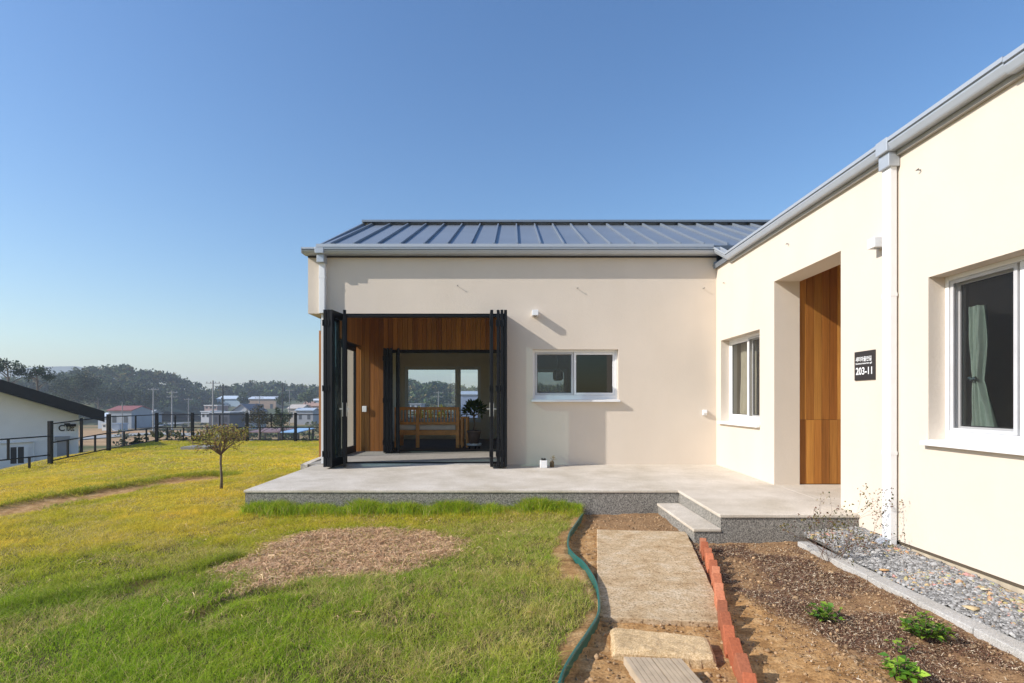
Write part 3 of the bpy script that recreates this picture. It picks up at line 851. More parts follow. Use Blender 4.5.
# left stack, standing further open
leaf((-2.850, 8.25), (-2.880, 8.82), ZB, ZT)
leaf((-2.795, 8.25), (-2.825, 8.82), ZB, ZT)
leaf((-2.760, 8.25), (-2.700, 8.82), ZB, ZT)
leaf((-2.555, 8.27), (-2.725, 8.82), ZB, ZT, handle=0.05)
# corner post and the track frame
fr = MB(); fr.box(-3.062, -2.86, YF + 0.02, YF + 0.17, ZD, Z_DOOR - 0.05)
fr.box(-3.03, -0.115, YF + 0.012, YF + 0.13, Z_DOOR - 0.05, Z_DOOR + 0.0 - 0.003)
fr.box(-0.16, -0.117, YF + 0.135, YF + 0.25, ZD + 0.02, Z_DOOR - 0.05)
fr.box(-2.86, -0.16, YF + 0.02, YF + 0.06, ZD + 0.012, ZD + 0.03); fr.box(-2.86, -0.16, YF + 0.09, YF + 0.13, ZD + 0.012, ZD + 0.03)
fr.build("door_frame", M['black'], house, bevel=0.003)
# sill stone outside the track
ds = MB(); ds.prism([(YF - 0.03, ZD - 0.05), (YF + 0.018, ZD - 0.05), (YF + 0.018, ZD + 0.014), (YF - 0.03, ZD + 0.006)], 0, -3.03, -0.1); ds.build("threshold", M['kerb'], house)
# inner folding doors in the timber wall
for k, (xa, xb) in enumerate(((-2.475, -2.575), (-2.415, -2.515), (-2.355, -2.455), (-2.205, -2.345))):
    leaf((xa, 10.50), (xb, 11.02), ZD + 0.03, ZC + 1.04, handle=None)
fi = MB(); fi.box(INNER[0], INNER[0] + 0.05, 10.975, 11.09, ZD + 0.012, INNER[3]); fi.box(INNER[0] + 0.05, INNER[1], 10.975, 11.09, INNER[3] - 0.06, INNER[3]); fi.box(INNER[0] + 0.05, INNER[1], 10.975, 11.09, ZD + 0.012, ZD + 0.03)
fi.box(INNER[1] - 0.05, INNER[1], 10.975, 11.09, ZD + 0.03, INNER[3] - 0.06)
fi.build("door_frame", M['black'], house, bevel=0.003)
# glazed side panel at the back of the sunroom's open side
sp = leaf((-3.17, 9.95), (-3.17, 10.945), ZD + 0.014, ZC + 1.12, st=0.05, mat=M['clear'])
st_ = MB(); st_.box(-3.19, -3.06, YF + 0.25, 10.985, ZC + 1.125, ZC + 1.42); st_.build("side_header", M['black'], house)
# soffit of the overhanging corner
sb = MB(); sb.box(-3.304, -3.058, YF + 0.252, 10.985, Z_DOOR - 0.001, Z_DOOR + 0.02); sb.build("soffit", M['stucco'], house)
# stone sill along the open side
ss = MB(); ss.prism([(YF - 0.02, 0.0), (10.95, 0.0), (10.95, ZD + 0.07), (YF + 0.5, ZD + 0.03), (YF - 0.02, ZD + 0.004)], 0, -3.42, -3.305); ss.build("side_sill", M['deck_top'], house, bevel=0.006)

# ---- fittings on the walls
def wall_light(to3):
    w = MB(); p, q = to3(0, -0.15, 0), to3(0.098, -0.002, 0.088)
    w.box(p[0], q[0], p[1], q[1], p[2], q[2])
    o = w.build("wall_light", M['white'], house, bevel=0.004)
    l = MB(); p, q = to3(0.02, -0.13, -0.003), to3(0.078, -0.03, -0.0005)
    l.box(p[0], q[0], p[1], q[1], p[2], q[2]); l.build("lens", M['screen'], o)
x, y, z = at(532.2, 315.2, YF - 0.15)
wall_light(lambda u, d, w: (x + u, YF + d, z + w))
wall_light(lambda u, d, w: (XW + d * 0.7, 4.79 + u, ZC + 1.365 + w))
so = MB(); x, y, z = at(704.3, 412.5, YF); so.box(x - 0.034, x + 0.034, YF - 0.035, YF - 0.002, z - 0.045, z + 0.045); so.prism([(YF - 0.06, z - 0.01), (YF - 0.036, z - 0.03), (YF - 0.036, z + 0.044), (YF - 0.05, z + 0.04)], 0, x - 0.03, x + 0.03)
so.build("outdoor_socket", M['white'], house, bevel=0.006)
so = MB(); x, y, z = at(365, 409, 10.98); so.box(x - 0.045, x + 0.045, 10.93, 10.984, z - 0.06, z + 0.06); so.build("outdoor_socket", M['white'], house, bevel=0.008)
for xx in (-2.75, -1.75, -0.75):
    dl = MB(); dl.lathe([(0.04, ZC + 1.792), (0.045, ZC + 1.799)], xx, 9.6, 16); dl.build("downlight", M['white'], house)

# ---- house number sign
sg = MB(); ysA, ysB = XW * F / (876 - CX), XW * F / (855.6 - CX)
zsA, zsB = ZC - (379.8 - CY) * 0 + 0, 0
s_top = ZC + (CY - 349.4) * ysA / F; s_bot = ZC + (CY - 379.4) * ysA / F
sg.box(XW - 0.012, XW - 0.001, ysA, ysB, s_bot, s_top)
sign = sg.build("house_number_sign", plain("sign_black", (0.03, 0.026, 0.027), 0.35, var=0.05), bevel=0.002)
tag(sign, "small black house number plate reading 203-11 on the cream wall right of the porch", "sign")
def text_mesh(body, height, width, mat, parent, name, to_world):
    cu = bpy.data.curves.new(name, 'FONT'); cu.body = body; cu.size = 1.0; cu.extrude = 0.0; cu.offset = 0.018
    tmp = bpy.data.objects.new("text_tmp", cu); COL.objects.link(tmp)
    bpy.context.view_layer.update()
    me = bpy.data.meshes.new_from_object(tmp.evaluated_get(bpy.context.evaluated_depsgraph_get()))
    bpy.data.objects.remove(tmp); bpy.data.curves.remove(cu)
    co = np.empty(len(me.vertices) * 3); me.vertices.foreach_get("co", co); co = co.reshape(-1, 3)
    mn, mxx = co.min(0), co.max(0)
    u = (co[:, 0] - mn[0]) / (mxx[0] - mn[0]) * width; v = (co[:, 1] - mn[1]) / (mxx[1] - mn[1]) * height
    off = np.array(root_loc(parent))
    me.vertices.foreach_set("co", np.array([np.array(to_world(a, b)) - off for a, b in zip(u, v)], np.float32).ravel())
    me.name = name; me.materials.clear(); me.materials.append(mat); me.update()
    o = bpy.data.objects.new(name, me); COL.objects.link(o); o.parent = parent
    return o
WS = ysB - ysA; HS = s_top - s_bot
wm = plain("sign_white", (0.85, 0.85, 0.85), 0.5, var=0.01)
tw = lambda u0, z0: (lambda u, v: (XW - 0.0135, ysB - u0 - u, z0 + v))
text_mesh("203-11", HS * 0.255, WS * 0.80, wm, sign, "numerals", tw(WS * 0.085, s_bot + HS * 0.19))
text_mesh("\uc0c8\ud130\ub9c8\uc744\uc548\uae38", HS * 0.17, WS * 0.78, wm, sign, "street_name", tw(WS * 0.075, s_bot + HS * 0.645))
text_mesh("Saeteomaeuran-gil", HS * 0.075, WS * 0.80, wm, sign, "street_name", tw(WS * 0.075, s_bot + HS * 0.535))

# ------------------------------------------------------------------ terrace
XL, XS, XT, YL, YR = -3.18, 1.971, 1.72, 6.47, 5.166
terr = thing("terrace", (0, 7.2, 0), "pale granite terrace with speckled faces coloured darker for their shade and a corner step in front of the house", "terrace")
def slab_poly(poly, t, ov):
    vs = [(x, y, zdeck(y)) for x, y in poly] + [(x, y, zdeck(y) - t) for x, y in poly]; n = len(poly)
    return vs, [tuple(range(n)), tuple(range(n, 2 * n))[::-1]] + [(i, n + i, n + (i + 1) % n, (i + 1) % n) for i in range(n)]
sb = MB()
sb.add(*slab_poly([(XL - 0.012, YL - 0.012), (XS - 0.012, YL - 0.012), (XS - 0.012, YR - 0.012), (XW + 0.02, YR - 0.012), (XW + 0.02, YF + 0.012), (-3.04, YF + 0.012), (XL - 0.012, YF + 0.012)], 0.03, 0))
sb.add(*slab_poly([(XW + 0.02, PORCH[0] + 0.002), (5.0, PORCH[0] + 0.002), (5.0, PORCH[1] + 0.03), (XW + 0.02, PORCH[1] + 0.03)], 0.03, 0))
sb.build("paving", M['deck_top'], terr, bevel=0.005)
fc = MB()
fc.add([(XL, YL, -0.12), (XS, YL, -0.12), (XS, YR, -0.12), (XW, YR, -0.12), (XW, YF, -0.12), (XL, YF, -0.12)] + [(px, py, zdeck(py) - 0.031) for px, py in ((XL, YL), (XS, YL), (XS, YR), (XW, YR), (XW, YF), (XL, YF))],
       [(i, (i + 1) % 6, 6 + (i + 1) % 6, 6 + i) for i in range(6)])
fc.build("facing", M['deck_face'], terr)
tz = 0.1365
tp = MB(); tp.box(XT - 0.012, XS - 0.001, YR - 0.012, YL - 0.001, tz - 0.028, tz); tp.build("step_tread", M['deck_top'], terr, bevel=0.005)
tf = MB(); tf.box(XT, XS - 0.001, YR, YL - 0.001, -0.12, tz - 0.029); tf.build("step_facing", M['deck_face'], terr)

# ------------------------------------------------------------------ path, edging and bed
def slab_thing(name, pts, z, t, mat, label, cat, bev=0.008, wob=0.0):
    mb = MB(); poly = []
    n = len(pts)
    for i in range(n):
        a, b = np.array(pts[i]), np.array(pts[(i + 1) % n]); k = max(2, int(np.hypot(*(b - a)) / 0.09))
        for j in range(k):
            p = a + (b - a) * j / k
            poly.append((p[0] + random.uniform(-wob, wob), p[1] + random.uniform(-wob, wob)))
    mb.prism(poly, 2, z - t, z)
    o = mb.build(name, mat, bevel=bev)
    return tag(o, label, cat)
slab_thing("paving_slab", SLAB, 0.035, 0.07, M['slabstone'],
           "large weathered beige paving slab forming the garden path below the step", "paving slab", 0.006, 0.003)
def rough_block(name, pts, z, t, mat, label, cat):
    """A hewn stone block with an uneven surface."""
    (ax, ay), (bx, by), (cx, cy), (dx, dy) = pts
    n, m_ = 34, 20; V = []; Fs = []
    for j in range(m_ + 1):
        for i in range(n + 1):
            s, u = i / n, j / m_
            x = (ax * (1 - s) + bx * s) * (1 - u) + (dx * (1 - s) + cx * s) * u; y = (ay * (1 - s) + by * s) * (1 - u) + (dy * (1 - s) + cy * s) * u
            e = min(s, 1 - s) * 0.5 * 2, min(u, 1 - u)
            V.append((x, y, z + (fbm(x / 0.05, y / 0.05, 61) - 0.5) * 0.014 - 0.02 * (1 - min(1, e[0] * 30)) - 0.02 * (1 - min(1, e[1] * 14))))
    for j in range(m_):
        for i in range(n):
            a = j * (n + 1) + i; Fs.append((a, a + 1, a + n + 2, a + n + 1))
    ring = [i for i in range(n + 1)] + [j * (n + 1) + n for j in range(1, m_ + 1)] + [m_ * (n + 1) + i for i in range(n - 1, -1, -1)] + [j * (n + 1) for j in range(m_ - 1, 0, -1)]
    prev = ring
    cxm, cym = (ax + cx) / 2, (ay + cy) / 2
    for lv in range(1, 4):
        cur = []
        for q in ring:
            x, y, zz = V[q]; o_ = random.uniform(-0.007, 0.007)
            cur.append(len(V)); dx_, dy_ = x - cxm, y - cym; L = math.hypot(dx_, dy_)
            V.append((x + dx_ / L * o_, y + dy_ / L * o_, z - 0.02 - (t - 0.02) * lv / 3))
        k = len(ring)
        for i in range(k): Fs.append((prev[i], cur[i], cur[(i + 1) % k], prev[(i + 1) % k]))
        prev = cur
    mb = MB(); mb.add(V, Fs); o = mb.build(name, mat, smooth=False); return tag(o, label, cat)
rough_block("stepping_stone", [at(612.5, 650, z=0.06)[:2], at(716.5, 657, z=0.06)[:2], at(709, 636, z=0.06)[:2], at(610, 625.5, z=0.06)[:2]], 0.062, 0.12, M['soilstone'],
            "rough hewn yellow stone block lying across the path below the large slab", "stepping stone")
# grooved composite board
bd = thing("decking_board", (0.70, 2.4, 0.05), "grey brown grooved decking pallet on the soil at the path's near end", "decking")
p0 = at(623.5, 656, z=0.085); p1 = at(681.5, 658, z=0.085)
dmat = plain("composite_board", (0.46, 0.36, 0.25), 0.75, var=0.12, scale=14, bmp=0.2, bscale=180)
dirv = Vector((p1[0] - p0[0], p1[1] - p0[1], 0)); wd = dirv.length; dirv.normalize(); nv = Vector((0.11, -1, 0)).normalized()
m_ = Matrix(((dirv.x, nv.x, 0, p0[0]), (dirv.y, nv.y, 0, p0[1]), (0, 0, 1, 0), (0, 0, 0, 1)))
for k, (a, b) in enumerate(((0, 0.47), (0.485, 0.80), (0.815, 1.0))):
    q = MB(); a *= wd; b *= wd
    n = max(2, int((b - a) / 0.022)); w_ = (b - a) / n
    q.box(a, b, 0, 0.75, 0.045, 0.079, m=m_)
    for i in range(n): q.box(a + i * w_ + 0.002, a + (i + 1) * w_ - 0.002, 0.001, 0.749, 0.0792, 0.083, m=m_)
    q.build("board", dmat, bd)
for yy in (0.02, 0.5):
    q = MB(); q.box(0.02, wd - 0.02, yy, yy + 0.06, 0.0, 0.044, m=m_); q.build("bearer", dmat, bd)

# green plastic edging: a thin wall with a rolled top
eg = thing("lawn_edging", (EDGE[8][0], EDGE[8][1], 0.0), "dark green plastic lawn edging strip curving between the turf and the soil path", "lawn edging")
def smooth_path(P, n=6):
    P = [np.array(p, float) for p in P]; out = []
    for i in range(len(P) - 1):
        a, b, c, d = P[max(i - 1, 0)], P[i], P[i + 1], P[min(i + 2, len(P) - 1)]
        for j in range(n):
            t = j / n
            out.append(0.5 * ((2 * b) + (-a + c) * t + (2 * a - 5 * b + 4 * c - d) * t * t + (-a + 3 * b - 3 * c + d) * t ** 3))
    out.append(P[-1]); return out
EP = smooth_path(EDGE, 7)
nrm = []
for i in range(len(EP)):
    d = EP[min(i + 1, len(EP) - 1)] - EP[max(i - 1, 0)]; d /= np.hypot(*d); nrm.append(np.array([d[1], -d[0]]))
gmat = plain("green_plastic", (0.012, 0.115, 0.10), 0.35, var=0.15, scale=10)
wv = MB(); vs = []; fs = []
for p, n in zip(EP, nrm):
    zt = 0.070 + 0.010 * (fbm(p[0] * 3, p[1] * 3, 71) - 0.5)
    for s, z in ((-0.003, -0.06), (0.003, -0.06), (0.003, zt), (-0.003, zt)): vs.append((p[0] + n[0] * s, p[1] + n[1] * s, z))
for i in range(len(EP) - 1):
    for k in range(4): fs.append((i * 4 + k, i * 4 + (k + 1) % 4, i * 4 + 4 + (k + 1) % 4, i * 4 + 4 + k))
wv.add(vs, fs).build("web", gmat, eg)
tb = MB(); tb.tube([(p[0], p[1], 0.073 + 0.010 * (fbm(p[0] * 3, p[1] * 3, 71) - 0.5)) for p in EP], 0.009, 8); tb.build("rolled_top", gmat, eg, smooth=True)

# sawtooth row of bricks, each a thing
brick_me = None
BR_PX = [(700.5, 539), (762, 676)]
A = np.array(at(702, 541, z=0.09)[:2]); B = np.array(at(756, 700, z=0.09)[:2])
NB = 15
ORD = ["first", "second", "third", "fourth", "fifth", "sixth", "seventh", "eighth", "ninth", "tenth", "eleventh", "twelfth", "thirteenth", "fourteenth", "fifteenth", "sixteenth", "seventeenth", "eighteenth", "nineteenth", "twentieth", "twenty-first", "twenty-second"]
bmb = MB()
bl_, bw_, bh_ = 0.19, 0.09, 0.057
bmb.box(-bl_ / 2, bl_ / 2, -bh_ / 2, bh_ / 2, -bw_ / 2, bw_ / 2, (0.42, 0.13, 0.06))
brick0 = bmb.build("brick", M['brick'], bevel=0.004)
path_dir = (B - A) / np.linalg.norm(B - A); LEN = np.linalg.norm(B - A)
for i in range(NB):
    t = (i + 0.3) / NB
    p = A + (B - A) * t + np.array([0.02 * math.sin(i * 0.45) + random.uniform(-0.006, 0.006), 0])
    if i == 0: o = brick0
    else:
        o = brick0.copy(); o.data = brick0.data.copy(); COL.objects.link(o)
    c = random.random(); k = 0.62 + 0.6 * random.random()
    col = np.array([0.44 * k, (0.125 + 0.045 * c) * k, (0.055 + 0.035 * c) * k])
    cc = np.ones((len(o.data.polygons), 4), np.float32)
    for j in range(len(o.data.polygons)): cc[j, :3] = col
    o.data.attributes["col"].data.foreach_set("color", cc.ravel())
    # stood on edge and leaning along the row, turned a little so the corners make saw teeth
    ang = math.atan2(path_dir[1], path_dir[0])
    lean = math.radians(27 + random.uniform(-4, 4))
    rz = Matrix.Rotation(ang + math.pi + math.radians(random.uniform(-7, 7)), 4, 'Z')
    ry = Matrix.Rotation(-lean, 4, 'Y')
    o.matrix_world = Matrix.Translation((p[0], p[1], 0.006 + random.uniform(-0.007, 0.007))) @ rz @ ry
    tag(o, ORD[i] + " leaning red brick of the sawtooth bed edging counted from the terrace step", "brick", "red bricks edging the planting bed")

# kerb strip beside the gravel
kb = MB(); y = 5.02; k = 0
KX0, KX1 = 2.622, 2.735
kerbs = thing("kerb_strip", (2.68, 3.5, 0), "narrow pale granite kerb between the planting bed and the gravel strip", "kerb")
while y > 1.2:
    y2 = y - random.uniform(0.92, 1.02)
    q = MB(); dz = random.uniform(-0.004, 0.004); dx = random.uniform(-0.005, 0.005)
    q.box(KX0 + dx, KX1 + dx, y2 + 0.004, y, -0.12, 0.050 + dz); q.build("kerb_stone", M['kerb'], kerbs, bevel=0.006); y = y2
kerbs["kind"] = "structure"

# loose stones: deformed small polyhedra, all in one mesh each
ICO_V = None
def ico():
    import bmesh
    bm = bmesh.new(); bmesh.ops.create_icosphere(bm, subdivisions=1, radius=1.0)
    V = np.array([v.co[:] for v in bm.verts]); Fc = np.array([[v.index for v in f.verts] for f in bm.faces]); bm.free()
    return V, Fc
IV, IF = ico()
def scatter_stones(name, P, S, cols, mat, flat=(0.35, 0.8), parent=None):
    n = len(P); k = len(IV)
    sc = np.stack([S, S * RNG.uniform(0.55, 1.0, n), S * RNG.uniform(flat[0], flat[1], n)], 1)
    V = IV[None] * (1 + RNG.uniform(-0.42, 0.42, (n, k, 1)))
    V = V * sc[:, None, :]
    a = RNG.uniform(0, 2 * np.pi, n); b = RNG.normal(0, 0.35, n); ca, sa, cb, sb_ = np.cos(a), np.sin(a), np.cos(b), np.sin(b)
    x = V[..., 0]; z = V[..., 2]
    V = np.stack([x * cb[:, None] + z * sb_[:, None], V[..., 1], -x * sb_[:, None] + z * cb[:, None]], -1)
    x = V[..., 0].copy(); y = V[..., 1].copy()
    V[..., 0] = x * ca[:, None] - y * sa[:, None]; V[..., 1] = x * sa[:, None] + y * ca[:, None]
    V = V + P[:, None, :]
    Fc = (IF[None] + (np.arange(n) * k)[:, None, None]).reshape(-1, 3)
    cc = np.repeat(cols, len(IF), 0) * RNG.uniform(0.9, 1.1, (n * len(IF), 1))
    return fast_mesh(name, V.reshape(-1, 3), Fc, mat, cc, parent)
# gravel strip: fills the ground between kerb and wall, heaped towards the terrace
n = 30000
X = RNG.uniform(KX1 - 0.0, XW - 0.005, n); Y = RNG.uniform(1.6, 5.15, n)
def gravel_z(x, y): return 0.030 + 0.045 * sstep(KX1, XW - 0.12, x) + 0.02 * sstep(3.4, 4.9, y) + 0.035 * fbm(x / 0.12, y / 0.12, 81) + 0.03 * sstep(4.3, 4.9, y)
S = RNG.gamma(3.0, 0.0023, n) + 0.003
zone = fbm(X / 0.35, Y / 0.35, 83, 3) + RNG.normal(0, 0.16, n)
g_ = RNG.uniform(0.11, 0.44, n)
cols = np.stack([g_ * 1.03, g_ * 1.0, g_ * 0.96], 1)
tan = np.stack([0.50 * RNG.uniform(0.7, 1.1, n), 0.36 * RNG.uniform(0.7, 1.1, n), 0.20 * RNG.uniform(0.7, 1.2, n)], 1)
cols = np.where((zone > 0.66)[:, None], tan, cols)
gravel = scatter_stones("gravel", np.stack([X, Y, gravel_z(X, Y)], 1), S, cols, M['stone'])
tag(gravel, "grey and tan crushed gravel filling the strip along the entrance wall", "gravel", kind="stuff")
gb = MB(); nn = 24; vs = []; fs = []
gxx = np.linspace(KX1 - 0.02, XW + 0.03, 8); gyy = np.linspace(1.0, 5.16, 40)
for yy in gyy:
    for xx in gxx: vs.append((xx, yy, float(gravel_z(xx, yy)) - 0.012))
for j in range(39):
    for i in range(7): a = j * 8 + i; fs.append((a, a + 1, a + 9, a + 8))
gb.add(vs, fs); o = gb.build("gravel_bed", plain("gravel_bed", (0.16, 0.145, 0.12), 0.95, var=0.4, scale=60), smooth=True, fix=False); tag(o, "grey grit bed under the gravel strip", "ground", kind="structure")
# a few larger flat tan stones on the gravel
for i, (px, py, s, lab) in enumerate([(972, 606, 0.055, "largest flat tan stone on the gravel near the kerb"), (884, 569, 0.045, "orange flat stone on the gravel nearest the terrace"), (985, 593, 0.035, "small cream stone on the gravel behind the largest flat stone")]):
    x, y, z = at(px, py, z=0.09)
    V = IV * np.array([s, s * 0.6, s * 0.2]) * (1 + RNG.uniform(-0.4, 0.3, (len(IV), 1)))
    o = fast_mesh("flat_stone", V + np.array([x, y, float(gravel_z(x, y)) + 0.02]), IF, M['stone'], np.tile([(0.55, 0.42, 0.24), (0.55, 0.33, 0.15), (0.6, 0.52, 0.38)][i], (len(IF), 1)), origin=(x, y, 0.08))
    tag(o, lab, "stone")
# clods and pebbles on the bare soil
n = 5200
X = RNG.uniform(0.3, 2.6, n * 3); Y = RNG.uniform(2.0, 6.4, n * 3)
ok = soil_zone(X, Y) & ~((X > XT - 0.02) & (Y > YR - 0.02)); X, Y = X[ok][:n], Y[ok][:n]
S = RNG.gamma(2.2, 0.0022, len(X)) + 0.002; k = RNG.uniform(0.5, 1.15, (len(X), 1))
cols = np.array([[0.42, 0.275, 0.15]]) * k
o = scatter_stones("soil_clods", np.stack([X, Y, gz(X, Y) + S * 0.2], 1), S, cols, M['stone'], (0.5, 0.9)); tag(o, "crumbly brown clods scattered over the garden soil", "soil clods", kind="stuff")

# strips: mulch chips, straw and grass as many small faces
def chips(name, X, Y, Z, L, W, cols, mat, tilt=0.35):
    n = len(X); a = RNG.uniform(0, 2 * np.pi, n); t = RNG.normal(0, tilt, n)
    dx, dy, dz = np.cos(a) * np.cos(t), np.sin(a) * np.cos(t), np.sin(t)
    px, py, pz = -np.sin(a), np.cos(a), RNG.normal(0, 0.4, n)
    c = np.stack([X, Y, Z], 1); d = np.stack([dx, dy, dz], 1) * (L / 2)[:, None]; p = np.stack([px, py, pz], 1) * (W / 2)[:, None]
    bend = np.zeros((n, 3)); bend[:, 2] = L * RNG.uniform(0.0, 0.25, n)
    V = np.stack([c - d - p, c - d + p, c + p + bend, c - p + bend, c + d + p, c + d - p], 1).reshape(-1, 3)
    b = (np.arange(n) * 6)[:, None]
    Fc = np.concatenate([b + np.array([[0, 3, 2, 1]]), b + np.array([[3, 5, 4, 2]])], 0)
    return fast_mesh(name, V, Fc, mat, np.concatenate([cols, cols], 0))
n = 110000
X = RNG.uniform(1.5, 2.63, n); Y = RNG.uniform(1.9, 5.1, n); mz = mulch_zone(X, Y)
ok = RNG.uniform(0, 1, n) < mz * 0.62 + 0.07; X, Y, mz = X[ok], Y[ok], mz[ok]; n = len(X)
pal = np.array([(0.075, 0.034, 0.02), (0.13, 0.06, 0.036), (0.20, 0.11, 0.065), (0.40, 0.29, 0.18), (0.56, 0.46, 0.33)]); pw = RNG.choice(5, n, p=[0.20, 0.25, 0.23, 0.21, 0.11])
o = chips("bark_mulch", X, Y, gz(X, Y) + RNG.uniform(0.001, 0.012, n), RNG.gamma(3, 0.0034, n) + 0.004, RNG.uniform(0.0016, 0.0048, n), pal[pw] * RNG.uniform(0.8, 1.2, (n, 1)), M['attr'])
tag(o, "dark brown bark mulch spread in patches over the planting bed", "mulch", kind="stuff")

# grass
def blades(X, Y, H, W, cols, lean, bend):
    n = len(X); Z = gz(X, Y) - 0.004
    a = RNG.uniform(0, 2 * np.pi, n); lx = RNG.normal(0, lean, n); ly = RNG.normal(0, lean, n)
    wx, wy = np.cos(a) * W / 2, np.sin(a) * W / 2
    b = RNG.uniform(0.2, 1, n) * bend
    m1 = np.stack([X + lx * H * 0.45, Y + ly * H * 0.45, Z + H * 0.55], 1)
    tp = np.stack([X + lx * H * (1 + b), Y + ly * H * (1 + b), Z + H * (1.0 - 0.25 * b)], 1)
    w = np.stack([wx, wy, np.zeros(n)], 1); p = np.stack([X, Y, Z], 1)
    V = np.stack([p - w, p + w, m1 + w * 0.8, m1 - w * 0.8, tp], 1).reshape(-1, 3)
    return V, n
def grass_patch(X, Y, H, W, cols, lean=0.5, bend=0.9):
    V, n = blades(X, Y, H, W, cols, lean, bend)
    b = (np.arange(n) * 5)[:, None]
    # each blade: two triangles and a tip
    T = np.concatenate([b + np.array([[0, 1, 2]]), b + np.array([[0, 2, 3]]), b + np.array([[3, 2, 4]])], 0)
    return V, T, np.concatenate([cols, cols, cols], 0)
GREEN = np.array([0.35, 0.50, 0.03]); LIME = np.array([0.66, 0.66, 0.045]); YEL = np.array([0.90, 0.68, 0.085]); DRY = np.array([0.74, 0.60, 0.25]); DEEP = np.array([0.10, 0.22, 0.016])
def grass_cols(X, Y, n):
    n1 = fbm(X / 1.1, Y / 0.8, 101); n2 = fbm(X / 0.28, Y / 0.28, 105); r = RNG.uniform(0, 1, n)
    far = sstep(3.6, 6.2, Y + 0.42 * (-X - 2.5) + 1.4 * (n1 - 0.5))
    c = GREEN[None] * np.ones((n, 1))
    n3 = (0.5 * fbm(X / 0.9 + 7, Y / 1.6, 107) + 0.5 * fbm(X / 0.25, Y / 0.4, 109))[:, None]; lm = np.clip(0.45 + 2.2 * (n3 - 0.5) + 0.35 * sstep(14, 18, Y)[:, None], 0.05, 0.95)
    k = np.clip(far * 1.15 + 0.5 * (n2 - 0.5), 0, 1)[:, None]
    c = c * (1 - k) + (LIME[None] * 0.8 * lm + YEL[None] * (1 - lm)) * k
    # pale dry turf between the straw and the edging
    right = sstep(-1.6, 0.3, X) * sstep(6.3, 5.6, Y) * sstep(2.2, 3.0, Y)
    dry = np.clip(right * (0.35 + 1.5 * (n2 - 0.42)), 0, 0.9) * (0.45 + 0.55 * sstep(0.9, 0.2, edge_x(Y) - X))
    kk = np.clip(dry + 0.2 * (n1 > 0.6), 0, 1)[:, None]
    c = c * (1 - kk) + (0.55 * LIME[None] + 0.45 * DRY[None]) * kk
    pd = np.clip(0.14 + 0.36 * sstep(0.5, 0.66, fbm(X / 0.4, Y / 0.3, 111)) + 0.22 * right - 0.08 * far, 0.04, 0.5)
    isdry = r < pd
    c = np.where(isdry[:, None], DRY[None] * RNG.uniform(0.7, 1.15, (n, 1)), c)
    c = np.where(((r > 0.9) & (far < 0.6))[:, None], DEEP[None], c)
    return c * RNG.uniform(0.72, 1.25, (n, 1))
Vs, Ts, Cs = [], [], []; base = 0
def put(V, T, C):
    global base
    Vs.append(V); Ts.append(T + base); Cs.append(C); base += len(V)
def field(y0, y1, dens, h0, h1, w0, w1, lean=0.6):
    xl = -1.3 * y1 - 1.2
    area = (0.95 - xl) * (y1 - y0); n = int(area * dens)
    X = RNG.uniform(xl, 0.95, n); Y = RNG.uniform(y0, y1, n)
    keep = (X > -1.28 * Y - 1.1) & ~soil_zone(X, Y) & (yard_out(X, Y) <= 0.25)
    keep &= ~((X > XL - 0.02) & (Y > YL - 0.01)) & (Y < 19.6) & ~((X > -4.0) & (Y > 8.5))
    X, Y = X[keep], Y[keep]
    bz = bare(X, Y); sz_ = straw(X, Y); n2 = fbm(X / 0.22, Y / 0.22, 121)
    keep = RNG.uniform(0, 1, len(X)) < (1 - bz) * (1 - 0.9 * sz_) * np.clip(1.5 * n2 + 0.9 * (fbm(X / 0.065, Y / 0.065, 123, 3) - 0.5) + 0.05, 0.06, 1)
    X, Y, n2 = X[keep], Y[keep], n2[keep]; n = len(X)
    H = RNG.uniform(h0, h1, n) * (0.25 + 0.8 * n2 + 0.75 * fbm(X / 0.09, Y / 0.09, 125, 3)); W = RNG.uniform(w0, w1, n)
    # longer at the turf lips and the edging
    lip = np.maximum(sstep(0.3, 0.12, np.abs(dist_line(X, Y, TRACK) - 0.5)) * (Y > 5.0) * (dist_line(X, Y - 0.4, TRACK) < 0.45), sstep(0.2, 0.1, dist_line(X, Y, SEAM)))
    H = H * (1 + 0.9 * lip); C = grass_cols(X, Y, n); lp = (lip * RNG.uniform(0.3, 1, n))[:, None]; C = C * (1 - lp) + lp * (GREEN[None] * 0.6)
    put(*grass_patch(X, Y, H, W, C, lean))
field(2.1, 4.2, 17000, 0.025, 0.068, 0.0018, 0.0036)
field(4.2, 6.6, 12000, 0.020, 0.052, 0.0024, 0.0045, 0.75)
field(6.6, 10.5, 5200, 0.020, 0.048, 0.004, 0.008, 1.0)
field(10.5, 19.6, 1500, 0.022, 0.05, 0.010, 0.018, 1.1)
# lush strip along the terrace foot
n = 30000
X = RNG.uniform(XL + 0.05, 0.80, n); Y = YL - 0.012 - np.abs(RNG.normal(0, 0.12, n))
nn = fbm(X / 0.25, Y / 0.5, 131)
kp = RNG.uniform(0, 1, n) < 1.6 * nn - 0.15; X, Y, nn = X[kp], Y[kp], nn[kp]; n = len(X)
H = RNG.uniform(0.05, 0.17, n) * (0.15 + 1.5 * nn)
c = (GREEN[None] * 0.75 + DEEP[None] * 0.25) * RNG.uniform(0.6, 1.3, (n, 1)); dr = RNG.uniform(0, 1, n) < 0.10; c[dr] = DRY * 0.9
lime = RNG.uniform(0, 1, n) < 0.25; c[lime] = LIME * 0.8
put(*grass_patch(X, Y, H, RNG.uniform(0.003, 0.006, n), c, 0.35, 0.9))
grass = fast_mesh("grass", np.concatenate(Vs), np.concatenate(Ts), M['grass'], np.concatenate(Cs))
tag(grass, "uneven lawn, green in front and yellowing towards the fence", "grass", kind="stuff")
